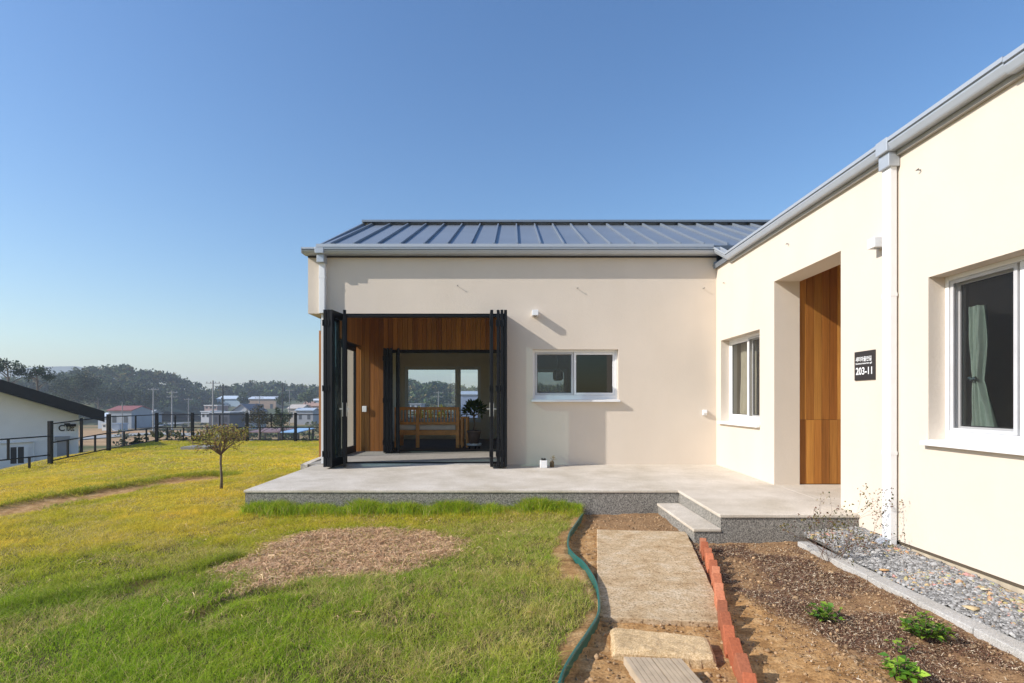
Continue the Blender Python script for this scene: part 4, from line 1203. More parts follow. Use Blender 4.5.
# dead straw patch
n = 170000
X = RNG.uniform(-3.6, 0.2, n); Y = RNG.uniform(3.3, 6.2, n); s_ = straw(X, Y)
kp = RNG.uniform(0, 1, n) < s_ ** 1.2 * np.clip(1.9 * fbm(X / 0.12, Y / 0.09, 145) - 0.1, 0.1, 1) + 0.004 + 0.02 * (fbm(X / 0.5, Y / 0.3, 147) > 0.55); X, Y = X[kp], Y[kp]; n = len(X)
pal = np.array([(0.72, 0.46, 0.26), (0.56, 0.33, 0.17), (0.82, 0.58, 0.34), (0.25, 0.14, 0.07), (0.2, 0.25, 0.04)]); pw = RNG.choice(5, n, p=[0.36, 0.28, 0.2, 0.13, 0.03])
hb = (fbm(X / 0.18, Y / 0.12, 141) - 0.2) * 0.06
o = chips("straw", X, Y, gz(X, Y) + hb * RNG.uniform(0.2, 1, n) + 0.003, RNG.gamma(4, 0.010, n) + 0.010, RNG.uniform(0.0015, 0.0034, n), pal[pw] * RNG.uniform(0.75, 1.2, (n, 1)), M['attr'], 0.3)
tag(o, "patch of dead brown straw lying on the lawn in front of the terrace", "straw", kind="stuff")

# ------------------------------------------------------------------ plants
def leaf_faces(P, D, U, L, W):
    """Pointed folded leaves: base, two sides, tip. P base, D direction, U up-ish normal."""
    n = len(P); D = D / np.linalg.norm(D, axis=1, keepdims=True); S = np.cross(D, U); S /= np.linalg.norm(S, axis=1, keepdims=True) + 1e-9
    Nn = np.cross(S, D)
    L = L[:, None]; W = W[:, None]
    V = np.stack([P, P + D * L * 0.45 + S * W / 2 + Nn * W * 0.15, P + D * L - Nn * L * 0.15, P + D * L * 0.45 - S * W / 2 + Nn * W * 0.15], 1).reshape(-1, 3)
    b = (np.arange(n) * 4)[:, None]
    return V, np.concatenate([b + np.array([[0, 1, 2]]), b + np.array([[0, 2, 3]])], 0)
def rand_dirs(n, up=0.0):
    d = RNG.normal(0, 1, (n, 3)); d[:, 2] += up; return d / np.linalg.norm(d, axis=1, keepdims=True)
def bushy(name, x, y, r, h, nstem, nleaf, pal, label, lsize):
    z0 = float(gz(np.array([x]), np.array([y]))[0])
    t = thing(name, (x, y, z0), label, "plant", "young green plants in the planting bed")
    st = MB(); P, D = [], []
    for k in range(nstem):
        a = RNG.uniform(0, 2 * np.pi); rr = r * math.sqrt(RNG.uniform(0.05, 1)); hh = h * RNG.uniform(0.55, 1.0) * (1 - 0.35 * (rr / r) ** 2)
        tip = Vector((x + rr * math.cos(a), y + rr * math.sin(a), z0 + hh)); b0 = Vector((x + 0.012 * math.cos(a), y + 0.012 * math.sin(a), z0 - 0.01))
        mid = (b0 + tip) / 2 + Vector((0, 0, hh * 0.12))
        st.tube([b0, mid, tip], [0.004, 0.003, 0.0018], 5)
        for j in range(nleaf):
            u = 0.45 + 0.55 * j / max(1, nleaf - 1); q = b0.lerp(tip, u)
            da = a + RNG.normal(0, 1.0) + (2.1 * j)
            P.append(q[:]); D.append((math.cos(da), math.sin(da), RNG.uniform(-0.15, 0.75)))
    P = np.array(P); D = np.array(D); n = len(P)
    V, T = leaf_faces(P, D, np.tile((0, 0, 1.0), (n, 1)) + RNG.normal(0, 0.3, (n, 3)), RNG.uniform(0.7, 1.25, n) * lsize, RNG.uniform(0.5, 0.75, n) * lsize)
    c = pal[RNG.choice(len(pal), n)] * RNG.uniform(0.75, 1.2, (n, 1))
    st.build("stem", M['twig'], t)
    fast_mesh("foliage", V, T, M['leaf'], np.concatenate([c, c], 0), t)
    return t
PALG = np.array([(0.10, 0.22, 0.02), (0.17, 0.30, 0.03), (0.06, 0.15, 0.02), (0.24, 0.36, 0.04)])
x, y, _ = at(823, 621, z=0.0); bushy("bedding_plant", x, y, 0.115, 0.10, 22, 5, PALG * 1.15, "low flat leaved green plant on the mulch, closest to the brick edging", 0.040)
x, y, _ = at(928, 643, z=0.0); bushy("bedding_plant", x, y, 0.115, 0.145, 36, 6, PALG, "bushiest dark green plant in the bed, beside the granite kerb", 0.042)
x, y, _ = at(899, 682, z=0.0); bushy("bedding_plant", x, y, 0.085, 0.115, 22, 5, PALG * 1.4, "bright lime green plant at the near edge of the bed", 0.046)
x, y, _ = at(902, 655, z=0.0); bushy("bedding_plant", x, y, 0.07, 0.085, 6, 3, PALG * 1.2, "sparse seedling with a few thin stems between two green plants", 0.032)

def branching(st, p, d, L, r, depth, tips, spread=0.6, up=0.15, kink=0.12, mids=None):
    pts = [p]; q = Vector(p); d = Vector(d)
    for k in range(4):
        d = (d + Vector(RNG.normal(0, kink, 3)) + Vector((0, 0, up * 0.25))).normalized(); q = q + d * L / 4; pts.append(q.copy())
        if mids is not None: mids.append((q.copy(), d.copy(), depth))
    st.tube(pts, list(np.linspace(r, r * 0.6, 5)), 6 if r > 0.006 else 4, cap=False)
    if depth == 0:
        tips.append((q, d)); return
    for k in range(3 if RNG.uniform() < 0.55 else 2):
        nd = (d + Vector(RNG.normal(0, spread, 3)) + Vector((0, 0, up))).normalized()
        branching(st, pts[-1] if k else pts[RNG.integers(2, 5)], nd, L * RNG.uniform(0.6, 0.85), r * 0.6, depth - 1, tips, spread, up, kink, mids)
# twiggy shrub in front of the gravel
x, y, _ = at(829, 563, z=0.0)
sh = thing("twiggy_shrub", (x, y, 0.0), "almost leafless shrub of thin arching twigs in front of the gravel strip", "shrub")
st = MB(); tips = []; mids = []
for k in range(12):
    a = RNG.uniform(0, 2 * np.pi); branching(st, Vector((x + RNG.normal(0, 0.03), y + RNG.normal(0, 0.03), 0.0)), Vector((0.75 * math.cos(a) + 0.18, 0.45 * math.sin(a) - 0.05, 0.85)), 0.20, 0.0024, 2, tips, 0.55, 0.10, 0.12, mids)
branching(st, Vector((x, y, 0.0)), Vector((0.95, -0.05, 0.42)), 0.34, 0.0028, 3, tips, 0.35, 0.06, 0.08, mids)
branching(st, Vector((x, y, 0.0)), Vector((0.8, 0.1, 0.6)), 0.32, 0.0028, 3, tips, 0.35, 0.06, 0.08, mids)
branching(st, Vector((x, y, 0.0)), Vector((-0.3, 0.1, 0.9)), 0.26, 0.0026, 2, tips, 0.4, 0.06, 0.08, mids)
st.build("stem", M['twig'], sh)
P = []
for q, d in tips:
    for k in range(4): P.append(np.array(q) + RNG.normal(0, 0.016, 3))
for q, d, dp in mids:
    if dp < 2 and RNG.uniform() < 0.35: P.append(np.array(q) + RNG.normal(0, 0.008, 3))
P = np.array(P); n = len(P); V, T = leaf_faces(P, rand_dirs(n), rand_dirs(n), RNG.uniform(0.012, 0.026, n), RNG.uniform(0.009, 0.016, n))
c = np.array([(0.10, 0.10, 0.02), (0.16, 0.07, 0.04), (0.22, 0.17, 0.04), (0.06, 0.07, 0.02)])[RNG.choice(4, n)]
fast_mesh("foliage", V, T, M['leaf'], np.concatenate([c, c], 0), sh)

# small vase shaped tree on the lawn
x, y = at(221, 490, z=0.0)[:2]
tr = thing("ornamental_tree", (x, y, 0.0), "small bare stemmed tree with a flat yellowing crown on the lawn", "tree")
st = MB(); tips = []; mids = []
st.tube([(x, y, -0.03), (x + 0.008, y, 0.2), (x - 0.006, y, 0.42), (x, y, 0.56)], [0.021, 0.017, 0.016, 0.015], 8)
st.tube([(x + 0.03, y - 0.01, -0.03), (x + 0.022, y, 0.18), (x + 0.02, y, 0.28)], [0.008, 0.006, 0.003], 6)
tk = st.build("trunk", M['bark'], tr, smooth=True)
st = MB()
for k in range(17):
    a = k * 2.4 + RNG.uniform(-0.3, 0.3); inc = RNG.uniform(0.3, 1.35)
    branching(st, Vector((x, y, 0.52 + 0.04 * RNG.uniform())), Vector((math.cos(a) * inc, math.sin(a) * inc, 0.72)), 0.20, 0.0085, 3, tips, 0.42, 0.05, 0.09, mids)
st.build("branch", M['twig'], tr)
P = []; 
for q, d in tips:
    for k in range(3): P.append(np.array(q) + RNG.normal(0, 0.03, 3))
for q, d, dp in mids:
    if dp < 3 and q.z > 0.6 and RNG.uniform() < 0.5: P.append(np.array(q) + RNG.normal(0, 0.012, 3))
P = np.array(P); P = P[(P[:, 2] < 1.0) & (P[:, 2] > 0.56) & (np.hypot(P[:, 0] - x, P[:, 1] - y) < 0.43)]; n = len(P)
V, T = leaf_faces(P, rand_dirs(n, -0.2), rand_dirs(n), RNG.uniform(0.022, 0.042, n), RNG.uniform(0.012, 0.022, n))
c = np.array([(0.46, 0.38, 0.08), (0.33, 0.33, 0.07), (0.26, 0.13, 0.075), (0.15, 0.17, 0.04), (0.40, 0.33, 0.12)])[RNG.choice(5, n)] * RNG.uniform(0.7, 1.2, (n, 1))
fast_mesh("crown", V, T, M['leaf'], np.concatenate([c, c], 0), tr)

# flat grey inspection cover by the fence
q = MB(); x, y, _ = at(200, 449, z=-0.03); q.box(x - 0.36, x + 0.36, y - 0.35, y + 0.35, -0.1, 0.06); o = q.build("concrete_cover", M['deck_face'], bevel=0.01); tag(o, "flat grey concrete cover lying in the lawn near the fence", "cover")

# ------------------------------------------------------------------ things on the terrace and indoors
x, y, z = at(543.5, 467.3, z=ZD); zb = zdeck(y)
pt = thing("plant_pot", (x, y, zb), "small square white pot with dark soil at the foot of the wall under the window", "pot")
q = MB(); w = 0.055; q.prism([(x - w, y - w), (x + w, y - w), (x + w, y + w), (x - w, y + w)], 2, zb + 0.001, zb + 0.115); q.build("pot", M['white'], pt, bevel=0.006)
q = MB(); q.lathe([(0.045, zb + 0.115), (0.04, zb + 0.125), (0.02, zb + 0.132)], x, y, 10); 
for k in range(12): a = k * 2.4; q.tube([(x + 0.02 * math.cos(a), y + 0.02 * math.sin(a), zb + 0.12), (x + 0.035 * math.cos(a), y + 0.035 * math.sin(a), zb + 0.148)], [0.008, 0.003], 5)
q.build("succulent", plain("dark_plant", (0.03, 0.03, 0.025), 0.8), pt)
x, y, z = at(552, 466.8, z=ZD); zb = zdeck(y)
jt = thing("glass_jar", (x, y, zb), "small brown jar holding dry sprigs beside the white pot", "jar")
q = MB(); q.lathe([(0.028, zb + 0.001), (0.034, zb + 0.01), (0.034, zb + 0.075), (0.024, zb + 0.088), (0.026, zb + 0.096)], x, y, 16); q.build("jar", plain("brown_glass", (0.10, 0.065, 0.025), 0.2), jt, smooth=True)
q = MB()
P = []
for k in range(9):
    a = RNG.uniform(0, 6.28); tip = (x + 0.035 * math.cos(a), y + 0.035 * math.sin(a), zb + RNG.uniform(0.12, 0.17)); q.tube([(x, y, zb + 0.09), tip], [0.0015, 0.001], 4); P += [np.array(tip) + RNG.normal(0, 0.008, 3) for _ in range(5)]
q.build("stem", M['twig'], jt); P = np.array(P); n = len(P)
V, T = leaf_faces(P, rand_dirs(n, 0.5), rand_dirs(n), RNG.uniform(0.012, 0.022, n), RNG.uniform(0.007, 0.011, n)); c = np.tile((0.34, 0.24, 0.06), (n, 1)); fast_mesh("sprig", V, T, M['leaf'], np.concatenate([c, c]), jt)

# wooden bench seen from behind
YB = 11.95
bx_ = lambda px: (px - CX) * YB / F
bz_ = lambda py: ZC - (py - CY) * YB / F
bn = thing("wooden_bench", (-1.85, YB + 0.25, ZD), "varnished wooden bench with slatted back and pale seat cushion inside the house", "bench")
bwood = plain("bench_wood", (0.74, 0.33, 0.085), 0.45, var=0.2, scale=9)
zl = ZD + 0.006
for xx in (-2.60, bx_(415.7), bx_(455.8)):
    q = MB(); q.box(xx, xx + 0.075, YB, YB + 0.07, zl, bz_(407.2)); q.build("leg", bwood, bn, bevel=0.004)
for xx in (-2.60, bx_(455.8)):
    q = MB(); q.box(xx, xx + 0.075, YB + 0.58, YB + 0.65, zl, zl + 0.58); q.build("leg", bwood, bn, bevel=0.004)
    q = MB(); q.box(xx - 0.01, xx + 0.085, YB + 0.071, YB + 0.68, zl + 0.58, zl + 0.615); q.build("armrest", bwood, bn, bevel=0.004)
q = MB(); segs = [(-2.525, bx_(415.7)), (bx_(415.7) + 0.075, bx_(455.8))]
for a, b in segs:
    q.box(a, b, YB + 0.01, YB + 0.055, bz_(410.0), bz_(407.0)); q.box(a, b, YB + 0.01, YB + 0.055, bz_(424.6), bz_(422.0))
q.build("back_rail", bwood, bn, bevel=0.003)
for a, b in segs:
    n = int(round((b - a) / 0.072))
    for k in range(n):
        c = a + (k + 0.5) * (b - a) / n
        s = MB(); s.box(c - 0.014, c + 0.014, YB + 0.022, YB + 0.042, bz_(422.0), bz_(410.0)); s.build("back_slat", bwood, bn)
q = MB()
for a, b in segs: q.box(a, b, YB + 0.01, YB + 0.05, bz_(435.2), bz_(430.3))
q.box(-2.58, bx_(455.8) + 0.06, YB + 0.60, YB + 0.63, bz_(435.2), bz_(430.3)); q.box(-2.58, bx_(455.8) + 0.06, YB + 0.08, YB + 0.59, bz_(431.5), bz_(430.5)); q.build("seat", bwood, bn, bevel=0.003)
q = MB(); q.box(-2.53, bx_(415.7) - 0.005, YB + 0.075, YB + 0.57, bz_(430.2), bz_(424.9)); q.box(bx_(415.7) + 0.01, bx_(455.8) - 0.01, YB + 0.075, YB + 0.57, bz_(430.2), bz_(424.9))
q.build("cushion", plain("cushion_cloth", (0.82, 0.78, 0.70), 0.9), bn, bevel=0.02)
tb_ = thing("side_table", (-1.10, YB + 0.2, ZD), "square wooden side table at the end of the bench by the potted plant", "table")
q = MB(); q.box(-1.155, -0.99, YB + 0.05, YB + 0.45, bz_(418.6), bz_(416.8)); q.build("table_top", bwood, tb_, bevel=0.003)
for xx, yy in ((-1.150, YB + 0.055), (-1.04, YB + 0.055), (-1.150, YB + 0.40), (-1.04, YB + 0.40)):
    q = MB(); q.box(xx, xx + 0.045, yy, yy + 0.045, zl, bz_(418.6)); q.build("leg", bwood, tb_)
# potted plant on a plate
YP = 11.75; px_ = lambda a: (a - CX) * YP / F; pz_ = lambda b: ZC - (b - CY) * YP / F
xp = px_(474.0); pp = thing("potted_plant", (xp, YP, ZD), "leafy potted plant with one bare stem inside the black inner doorway", "plant")
q = MB(); q.lathe([(0.105, pz_(443.2)), (0.135, pz_(434)), (0.145, pz_(432.5)), (0.155, pz_(432.3)), (0.155, pz_(430.5)), (0.14, pz_(430.4)), (0.13, pz_(431.6))], xp, YP, 24); q.build("pot", plain("grey_pot", (0.13, 0.09, 0.075), 0.7), pp, smooth=True)
q = MB(); q.lathe([(0.155, pz_(445.2)), (0.16, pz_(444.6)), (0.16, pz_(443.3))], xp, YP, 24); o = q.build("plant_stand", plain("pale_blue_plastic", (0.55, 0.62, 0.70), 0.4), pp)
q = MB()
for k in range(5):
    a = k * 1.2566; q.tube([(xp + 0.11 * math.cos(a) - 0.012, YP + 0.11 * math.sin(a), zl + 0.022), (xp + 0.11 * math.cos(a) + 0.012, YP + 0.11 * math.sin(a), zl + 0.022)], 0.02, 10)
q.build("caster", M['black'], o)
q = MB(); q.tube([(xp, YP, pz_(432)), (xp + 0.008, YP, pz_(424)), (xp - 0.004, YP, pz_(416)), (xp + 0.004, YP, pz_(411))], [0.024, 0.021, 0.018, 0.014], 8); 
for k in range(8):
    a = k * 0.8; q.tube([(xp, YP, pz_(417 - k * 0.6)), (xp + 0.15 * math.cos(a), YP + 0.13 * math.sin(a), pz_(411 - k * 0.8))], [0.010, 0.005], 5)
q.build("stem", M['bark'], pp)
n = 210; a = RNG.uniform(0, 6.28, n); el = RNG.uniform(-0.35, 1.35, n); r = RNG.uniform(0.35, 1.0, n) ** 0.6
P = np.stack([xp + 0.22 * r * np.cos(a) * np.cos(el), YP + 0.2 * r * np.sin(a) * np.cos(el), pz_(411.5) + 0.19 * r * np.sin(el)], 1)
D = P - np.array([xp, YP, pz_(415)]); V, T = leaf_faces(P, D + RNG.normal(0, 0.08, (n, 3)), np.tile((0, 0, 1.0), (n, 1)) + RNG.normal(0, 0.3, (n, 3)), RNG.uniform(0.09, 0.15, n), RNG.uniform(0.05, 0.075, n))
c = np.array([(0.03, 0.07, 0.015), (0.05, 0.10, 0.02), (0.08, 0.12, 0.03)])[RNG.choice(3, n)]
fast_mesh("foliage", V, T, M['leaf'], np.concatenate([c, c]), pp)
# hanging lantern in the kitchen, seen through the terrace window
x, y, z = at(558, 375, 11.6)
ln = thing("hanging_lantern", (x, y, z), "dark hexagonal lantern hanging behind the window in the terrace wall", "lantern")
q = MB(); q.lathe([(0.07, z - 0.12), (0.11, z - 0.08), (0.11, z + 0.07), (0.06, z + 0.11), (0.015, z + 0.13)], x, y, 6); q.build("lamp_shade", M['dark_metal'], ln)
q = MB(); q.tube([(x, y, z + 0.12), (x, y, ZC + 1.415)], 0.006, 6); q.build("cord", M['black'], ln)

# ------------------------------------------------------------------ fence round the lawn
def G(x, y): return float(gz0(np.array([x]), np.array([y]))[0])
def fence(name, pts, label, h=1.02, pw=0.082, low=(), first=True):
    t = thing(name, (*pts[0], G(*pts[0])), label, "fence")
    for (x, y) in pts[0 if first else 1:]:
        q = MB(); z = G(x, y) - 0.1; q.box(x - pw / 2, x + pw / 2, y - pw / 2, y + pw / 2, z, z + 0.1 + h); q.build("post", M['black'], t, bevel=0.004)
    for k, (a, b) in enumerate(zip(pts[:-1], pts[1:])):
        dz = low[k] if k < len(low) else 0.0
        za, zb = G(*a), G(*b)
        if dz: za = zb = min(za, zb)
        A_, B_ = Vector((*a, za)), Vector((*b, zb)); d = (B_ - A_); d.z = 0; d.normalize()
        r = MB()
        for hh in (0.07, h * 0.49, h * 0.93):
            r.tube([A_ + d * pw / 2 + Vector((0, 0, hh - dz)), B_ - d * pw / 2 + Vector((0, 0, hh - dz))], 0.015, 4)
        r.build("rail", M['black'], t)
        L = (b[0] - a[0], b[1] - a[1])
        for s, lo, hi in ((0.27, 0.07, 0.49), (0.74, 0.07, 0.49), (0.5, 0.49, 0.93)):
            x, y = a[0] + L[0] * s, a[1] + L[1] * s; z = za * (1 - s) + zb * s - dz
            q = MB(); q.box(x - 0.018, x + 0.018, y - 0.018, y + 0.018, z + h * lo if lo > 0.1 else z + 0.07, z + h * hi); q.build("upright", M['black'], t)
    return t
P3 = (-12.55, 19.2)
fence("fence", [(-11.25, 8.9), (-11.2, 11.0), (-11.12, 13.1), (-11.2, 15.1), P3], "black metal fence along the side of the lawn, in front of the white house", 1.03, low=(0.20, 0.20, 0, 0))
fence("fence", [(P3[0] + 0.02, P3[1] + 0.03), (-11.35, 19.3), (-9.42, 19.3), (-7.7, 19.3), (-5.9, 19.3), (-4.1, 19.3), (-2.3, 19.3), (-0.5, 19.3)], "black metal fence across the far end of the lawn, behind the small tree", 1.03, first=False)

# ------------------------------------------------------------------ white neighbour house
def rot_house(cx, cy, ang):
    c, s = math.cos(ang), math.sin(ang)
    return Matrix(((c, -s, 0, cx), (s, c, 0, cy), (0, 0, 1, 0), (0, 0, 0, 1)))
nh = thing("white_house", (-16.0, 19.0, -2.6), "white rendered house with a thick black gable roof beyond the side fence", "house")
rt = math.radians(40)
Mh = rot_house(-13.55, 17.0, rt)     # local origin: near right corner of the gable, x to the left is negative
q = MB()
W_ = 8.6; zg = -2.6
def ly(px): return px
eave = 0.93; rise = 0.39
gab = [(0, zg), (-W_, zg), (-W_, eave), (-W_ / 2, eave + rise * W_ / 2), (0, eave)]
vs = [Mh @ Vector((a, 0, b)) for a, b in gab] + [Mh @ Vector((a, 9.0, b)) for a, b in gab]
q.add(vs, [(0, 1, 2, 3, 4), (9, 8, 7, 6, 5), (0, 5, 6, 1), (1, 6, 7, 2), (4, 9, 5, 0)])
nw_ = plain("white_render", (0.80, 0.80, 0.81), 0.9, var=0.04, scale=2)
wl = q.build("wall", nw_, nh)
q = MB(); ov = 0.62; th = 0.36
def rp(a, b, y0, y1): return None
e0 = eave + 0.02 - rise * ov
prof = [(ov, e0), (ov, e0 + th * 0.95), (-W_ / 2, eave + 0.02 + rise * W_ / 2 + th), (-W_ - ov, e0 + th * 0.95), (-W_ - ov, e0), (-W_ / 2, eave + 0.02 + rise * W_ / 2)]
n_ = len(prof)
vs = [Mh @ Vector((a, -0.55, b)) for a, b in prof] + [Mh @ Vector((a, 9.5, b)) for a, b in prof]
q.add(vs, [(i, (i + 1) % n_, n_ + (i + 1) % n_, n_ + i) for i in range(n_)] + [(0, 1, 2, 5), (2, 3, 4, 5), (6 + 5, 6 + 2, 6 + 1, 6 + 0), (6 + 5, 6 + 4, 6 + 3, 6 + 2)])
q.build("roof", plain("black_roof", (0.016, 0.017, 0.02), 0.8, var=0.1), nh)
def lpx(px):      # local x on the gable wall seen at a pixel column
    # solve for the point of the wall plane in this column
    c, s = math.cos(rt), math.sin(rt); k = (px - CX) / F
    # X = -13.55 + c*a ; Y = 17.0 + s*a ; X = k Y
    return (k * 17.0 + 13.55) / (c - k * s)
def lz(px, py):
    a = lpx(px); Y = 17.0 + math.sin(rt) * a; return ZC - (py - CY) * Y / F
a0, a1 = lpx(10.5), lpx(24); z0, z1 = lz(17, 463.5), lz(17, 447)
q = MB(); q.box(a0, a1, -0.03, 0.02, z0, z1, m=Mh); w = q.build("window", M['dark_metal'], nh)
q = MB(); q.box(a0 - 0.12, a1 + 0.14, -0.05, -0.001, z0 - 0.10, z0, m=Mh); q.box(a0 - 0.10, a0, -0.05, -0.001, z0, z1, m=Mh); q.box(a1, a1 + 0.1, -0.05, -0.001, z0, z1, m=Mh); q.box((a0 + a1) / 2 - 0.012, (a0 + a1) / 2 + 0.012, -0.045, -0.031, z0, z1, m=Mh); q.build("frame", nw_, w)
q = MB(); a = lpx(63); q.box(a - 0.14, a + 0.10, -0.14, -0.002, lz(63, 456.5), lz(63, 440), m=Mh); q.box(a - 0.20, a + 0.16, -0.2, -0.002, lz(63, 440), lz(63, 436.2), m=Mh); q.build("chimney_duct", plain("duct_grey", (0.30, 0.30, 0.32), 0.5), nh)
q = MB()
q.tube([Mh @ Vector((lpx(0), -0.04, lz(0, 443.3))), Mh @ Vector((lpx(34), -0.04, lz(34, 441.3))), Mh @ Vector((lpx(34), -0.04, lz(34, 468)))], 0.022, 6)
q.build("wall_pipe", nw_, nh)
aC, aT = lpx(58.5), lpx(66.5)
zt = lz(64, 431)
def on_gable(a0): return lambda u, v: Mh @ Vector((a0 + u, -0.012, zt + v))
text_mesh("C", 0.19, 0.15, M['black'], nh, "lettering", on_gable(aC))
text_mesh("IDEE", 0.19, lpx(74.3) - aT, M['black'], nh, "lettering", on_gable(aT))
q = MB(); a = lpx(70); q.box(a - 0.10, a + 0.14, -0.22, -0.002, lz(70, 426.3), lz(70, 424), m=Mh); q.box(a - 0.14, a, -0.3, -0.1, lz(70, 425), lz(70, 423), m=Mh); q.build("wall_light", M['black'], nh)
q = MB(); q.box(0.03, 0.11, 0.02, 0.1, zg + 0.5, eave - 0.1, m=Mh); q.build("downpipe", M['black'], nh)

# ------------------------------------------------------------------ hills, forest, valley
def ridge(name, pts, Y0, depth, label, mat, front=60):
    """Hill with its crest line at depth Y0 following (px, py) of its bare ground."""
    xs = np.array([at(px, py, Y0)[0] for px, py in pts]); zs = np.array([at(px, py, Y0)[2] for px, py in pts])
    X = np.linspace(xs[0], xs[-1], 90); Yl = np.concatenate([np.linspace(Y0 - front, Y0, 16), np.linspace(Y0 + 8, Y0 + depth, 6)])
    XX, YY = np.meshgrid(X, Yl)
    zc = np.interp(XX, xs, zs)
    t = np.clip((YY - (Y0 - front)) / front, 0, 1); prof = 1 - (1 - t) ** 1.6
    prof = np.where(YY > Y0, 1 - 0.8 * ((YY - Y0) / depth) ** 1.5, prof)
    ends = sstep(xs[0], xs[0] + 25, XX) * sstep(xs[-1], xs[-1] - 25, XX) if False else 1.0
    ZZ = -4.6 + (zc + 4.6) * prof * ends + (fbm(XX / 22, YY / 22, 201) - 0.5) * 2.2 * prof
    nx2, ny2 = len(X), len(Yl); id_ = np.arange(nx2 * ny2).reshape(ny2, nx2)
    Fq2 = np.stack([id_[:-1, :-1], id_[:-1, 1:], id_[1:, 1:], id_[1:, :-1]], -1).reshape(-1, 4)
    o = fast_mesh(name, np.stack([XX, YY, ZZ], -1).reshape(-1, 3), Fq2, mat, smooth=True)
    tag(o, label, "hill", kind="structure")
    def h(x, y):
        zc = np.interp(x, xs, zs); t = np.clip((y - (Y0 - front)) / front, 0, 1); p = 1 - (1 - t) ** 1.6
        p = np.where(y > Y0, 1 - 0.8 * (np.clip(y - Y0, 0, depth) / depth) ** 1.5, p)
        return -4.6 + (zc + 4.6) * p + (fbm(x / 22, y / 22, 201) - 0.5) * 2.2 * p
    return h, xs[0], xs[-1]
hm, hnt, hb = new_mat("wooded_hill_floor")
nz = noise(hnt, 0.09, 5, 0.65, pos(hnt)); hnt.links.new(ramp(hnt, nz.outputs[0], [(0.3, (0.035, 0.05, 0.02)), (0.55, (0.07, 0.085, 0.035)), (0.7, (0.16, 0.125, 0.07))]), hb.inputs["Base Color"]); hb.inputs["Roughness"].default_value = 1.0
# the faint far ridge
ridge("far_mountain", [(-500, 378), (-200, 372), (0, 371), (40, 367), (75, 366), (110, 372), (150, 386), (200, 396), (400, 399), (700, 399), (1100, 400)], 830, 60, "faint pale mountain on the horizon beyond the hills", hm, 120)
hA, ax0, ax1 = ridge("hill", [(-420, 384), (-150, 386), (0, 392), (60, 392), (88, 389), (108, 381), (130, 379), (150, 384), (166, 391), (180, 400), (195, 408), (210, 416)], 175, 60, "wooded hill rising on the far side of the village", hm, 52)
hB, bx0, bx1 = ridge("hill", [(150, 404), (200, 402), (230, 401), (247, 396), (275, 393), (310, 397), (345, 396), (380, 394), (412, 389), (428, 394), (447, 392), (460, 396), (475, 398), (520, 398), (575, 393), (650, 396), (800, 399), (1000, 396)], 240, 70, "long low wooded hill behind the house", hm, 85)
hA2, cx0, cx1 = ridge("hill", [(-300, 396), (0, 393), (60, 392), (110, 394), (140, 400), (165, 412)], 140, 25, "low wooded spur behind the red roofed shed", hm, 14)

def crown_cloud(cx, cy, cz, rx, ry, rz, n, size, cols, clumps=14, flat=0.3, full=False):
    """Leaf clump faces through the crown's volume, gathered on lobes so that gaps stay open."""
    a = RNG.uniform(0, 6.283, clumps); e = np.arcsin(RNG.uniform(-flat, 1, clumps)); rr = RNG.uniform(0.35, 0.82, clumps)
    C = np.stack([np.cos(a) * np.cos(e) * rr, np.sin(a) * np.cos(e) * rr, np.sin(e) * rr], 1)
    if full: C = C * 0.8
    k = RNG.integers(0, clumps, n)
    d = rand_dirs(n) * (RNG.uniform(0, 1, n) ** 0.45)[:, None] * RNG.uniform(0.22, 0.42, clumps)[k][:, None]
    P = (C[k] + d) * np.array([rx, ry, rz]) + np.array([cx, cy, cz])
    D = rand_dirs(n); V, T = leaf_faces(P, D, rand_dirs(n), size * RNG.uniform(0.6, 1.4, n), size * RNG.uniform(0.5, 1.0, n))
    tone = RNG.uniform(0.75, 1.3, clumps)[k]
    c = cols[RNG.choice(len(cols), n)] * tone[:, None] * RNG.uniform(0.8, 1.2, (n, 1))
    return V, T, np.concatenate([c, c], 0)
FOR = np.array([(0.05, 0.085, 0.025), (0.075, 0.11, 0.03), (0.035, 0.065, 0.022), (0.11, 0.125, 0.04)])
AUT = np.array([(0.16, 0.115, 0.04), (0.14, 0.13, 0.04), (0.11, 0.125, 0.035)])
PIN = np.array([(0.025, 0.05, 0.02), (0.035, 0.06, 0.025), (0.05, 0.075, 0.03)])
def forest(name, h, x0, x1, y0, y1, count, hr, label, size, nleaf=150, skip=None):
    Vs, Ts, Cs = [], [], []; b = 0
    for i in range(count):
        y = RNG.uniform(y0, y1); x = RNG.uniform(x0, x1)
        if abs(x / y) > 1.02 and x < 0: continue
        if x > 60: continue
        if skip is not None and skip(x, y): continue
        z = float(h(np.array([x]), np.array([y]))[0]); H = RNG.uniform(*hr); r = H * RNG.uniform(0.32, 0.5)
        pal = FOR if RNG.uniform() < 0.66 else (AUT if RNG.uniform() < 0.5 else PIN)
        V, T, c = crown_cloud(x, y, z + H * 0.48, r * 1.1, r * 1.1, H * 0.48, nleaf, size, pal * RNG.uniform(0.7, 1.3), 12, 0.8, True)
        Vs.append(V); Ts.append(T + b); Cs.append(c); b += len(V)
    o = fast_mesh(name, np.concatenate(Vs), np.concatenate(Ts), M['farleaf'], np.concatenate(Cs))
    return tag(o, label, "forest", kind="stuff")
clear = lambda x, y: (-112 < x * 165 / y < -91) and y < 150
forest("forest", hA, ax0 * 1.0, ax1, 126, 198, 1200, (3.6, 6.6), "dense mixed forest covering the hill beyond the village", 0.85, 150, lambda x, y: (y < 160 and 168 < x / y * F + CX < 222))
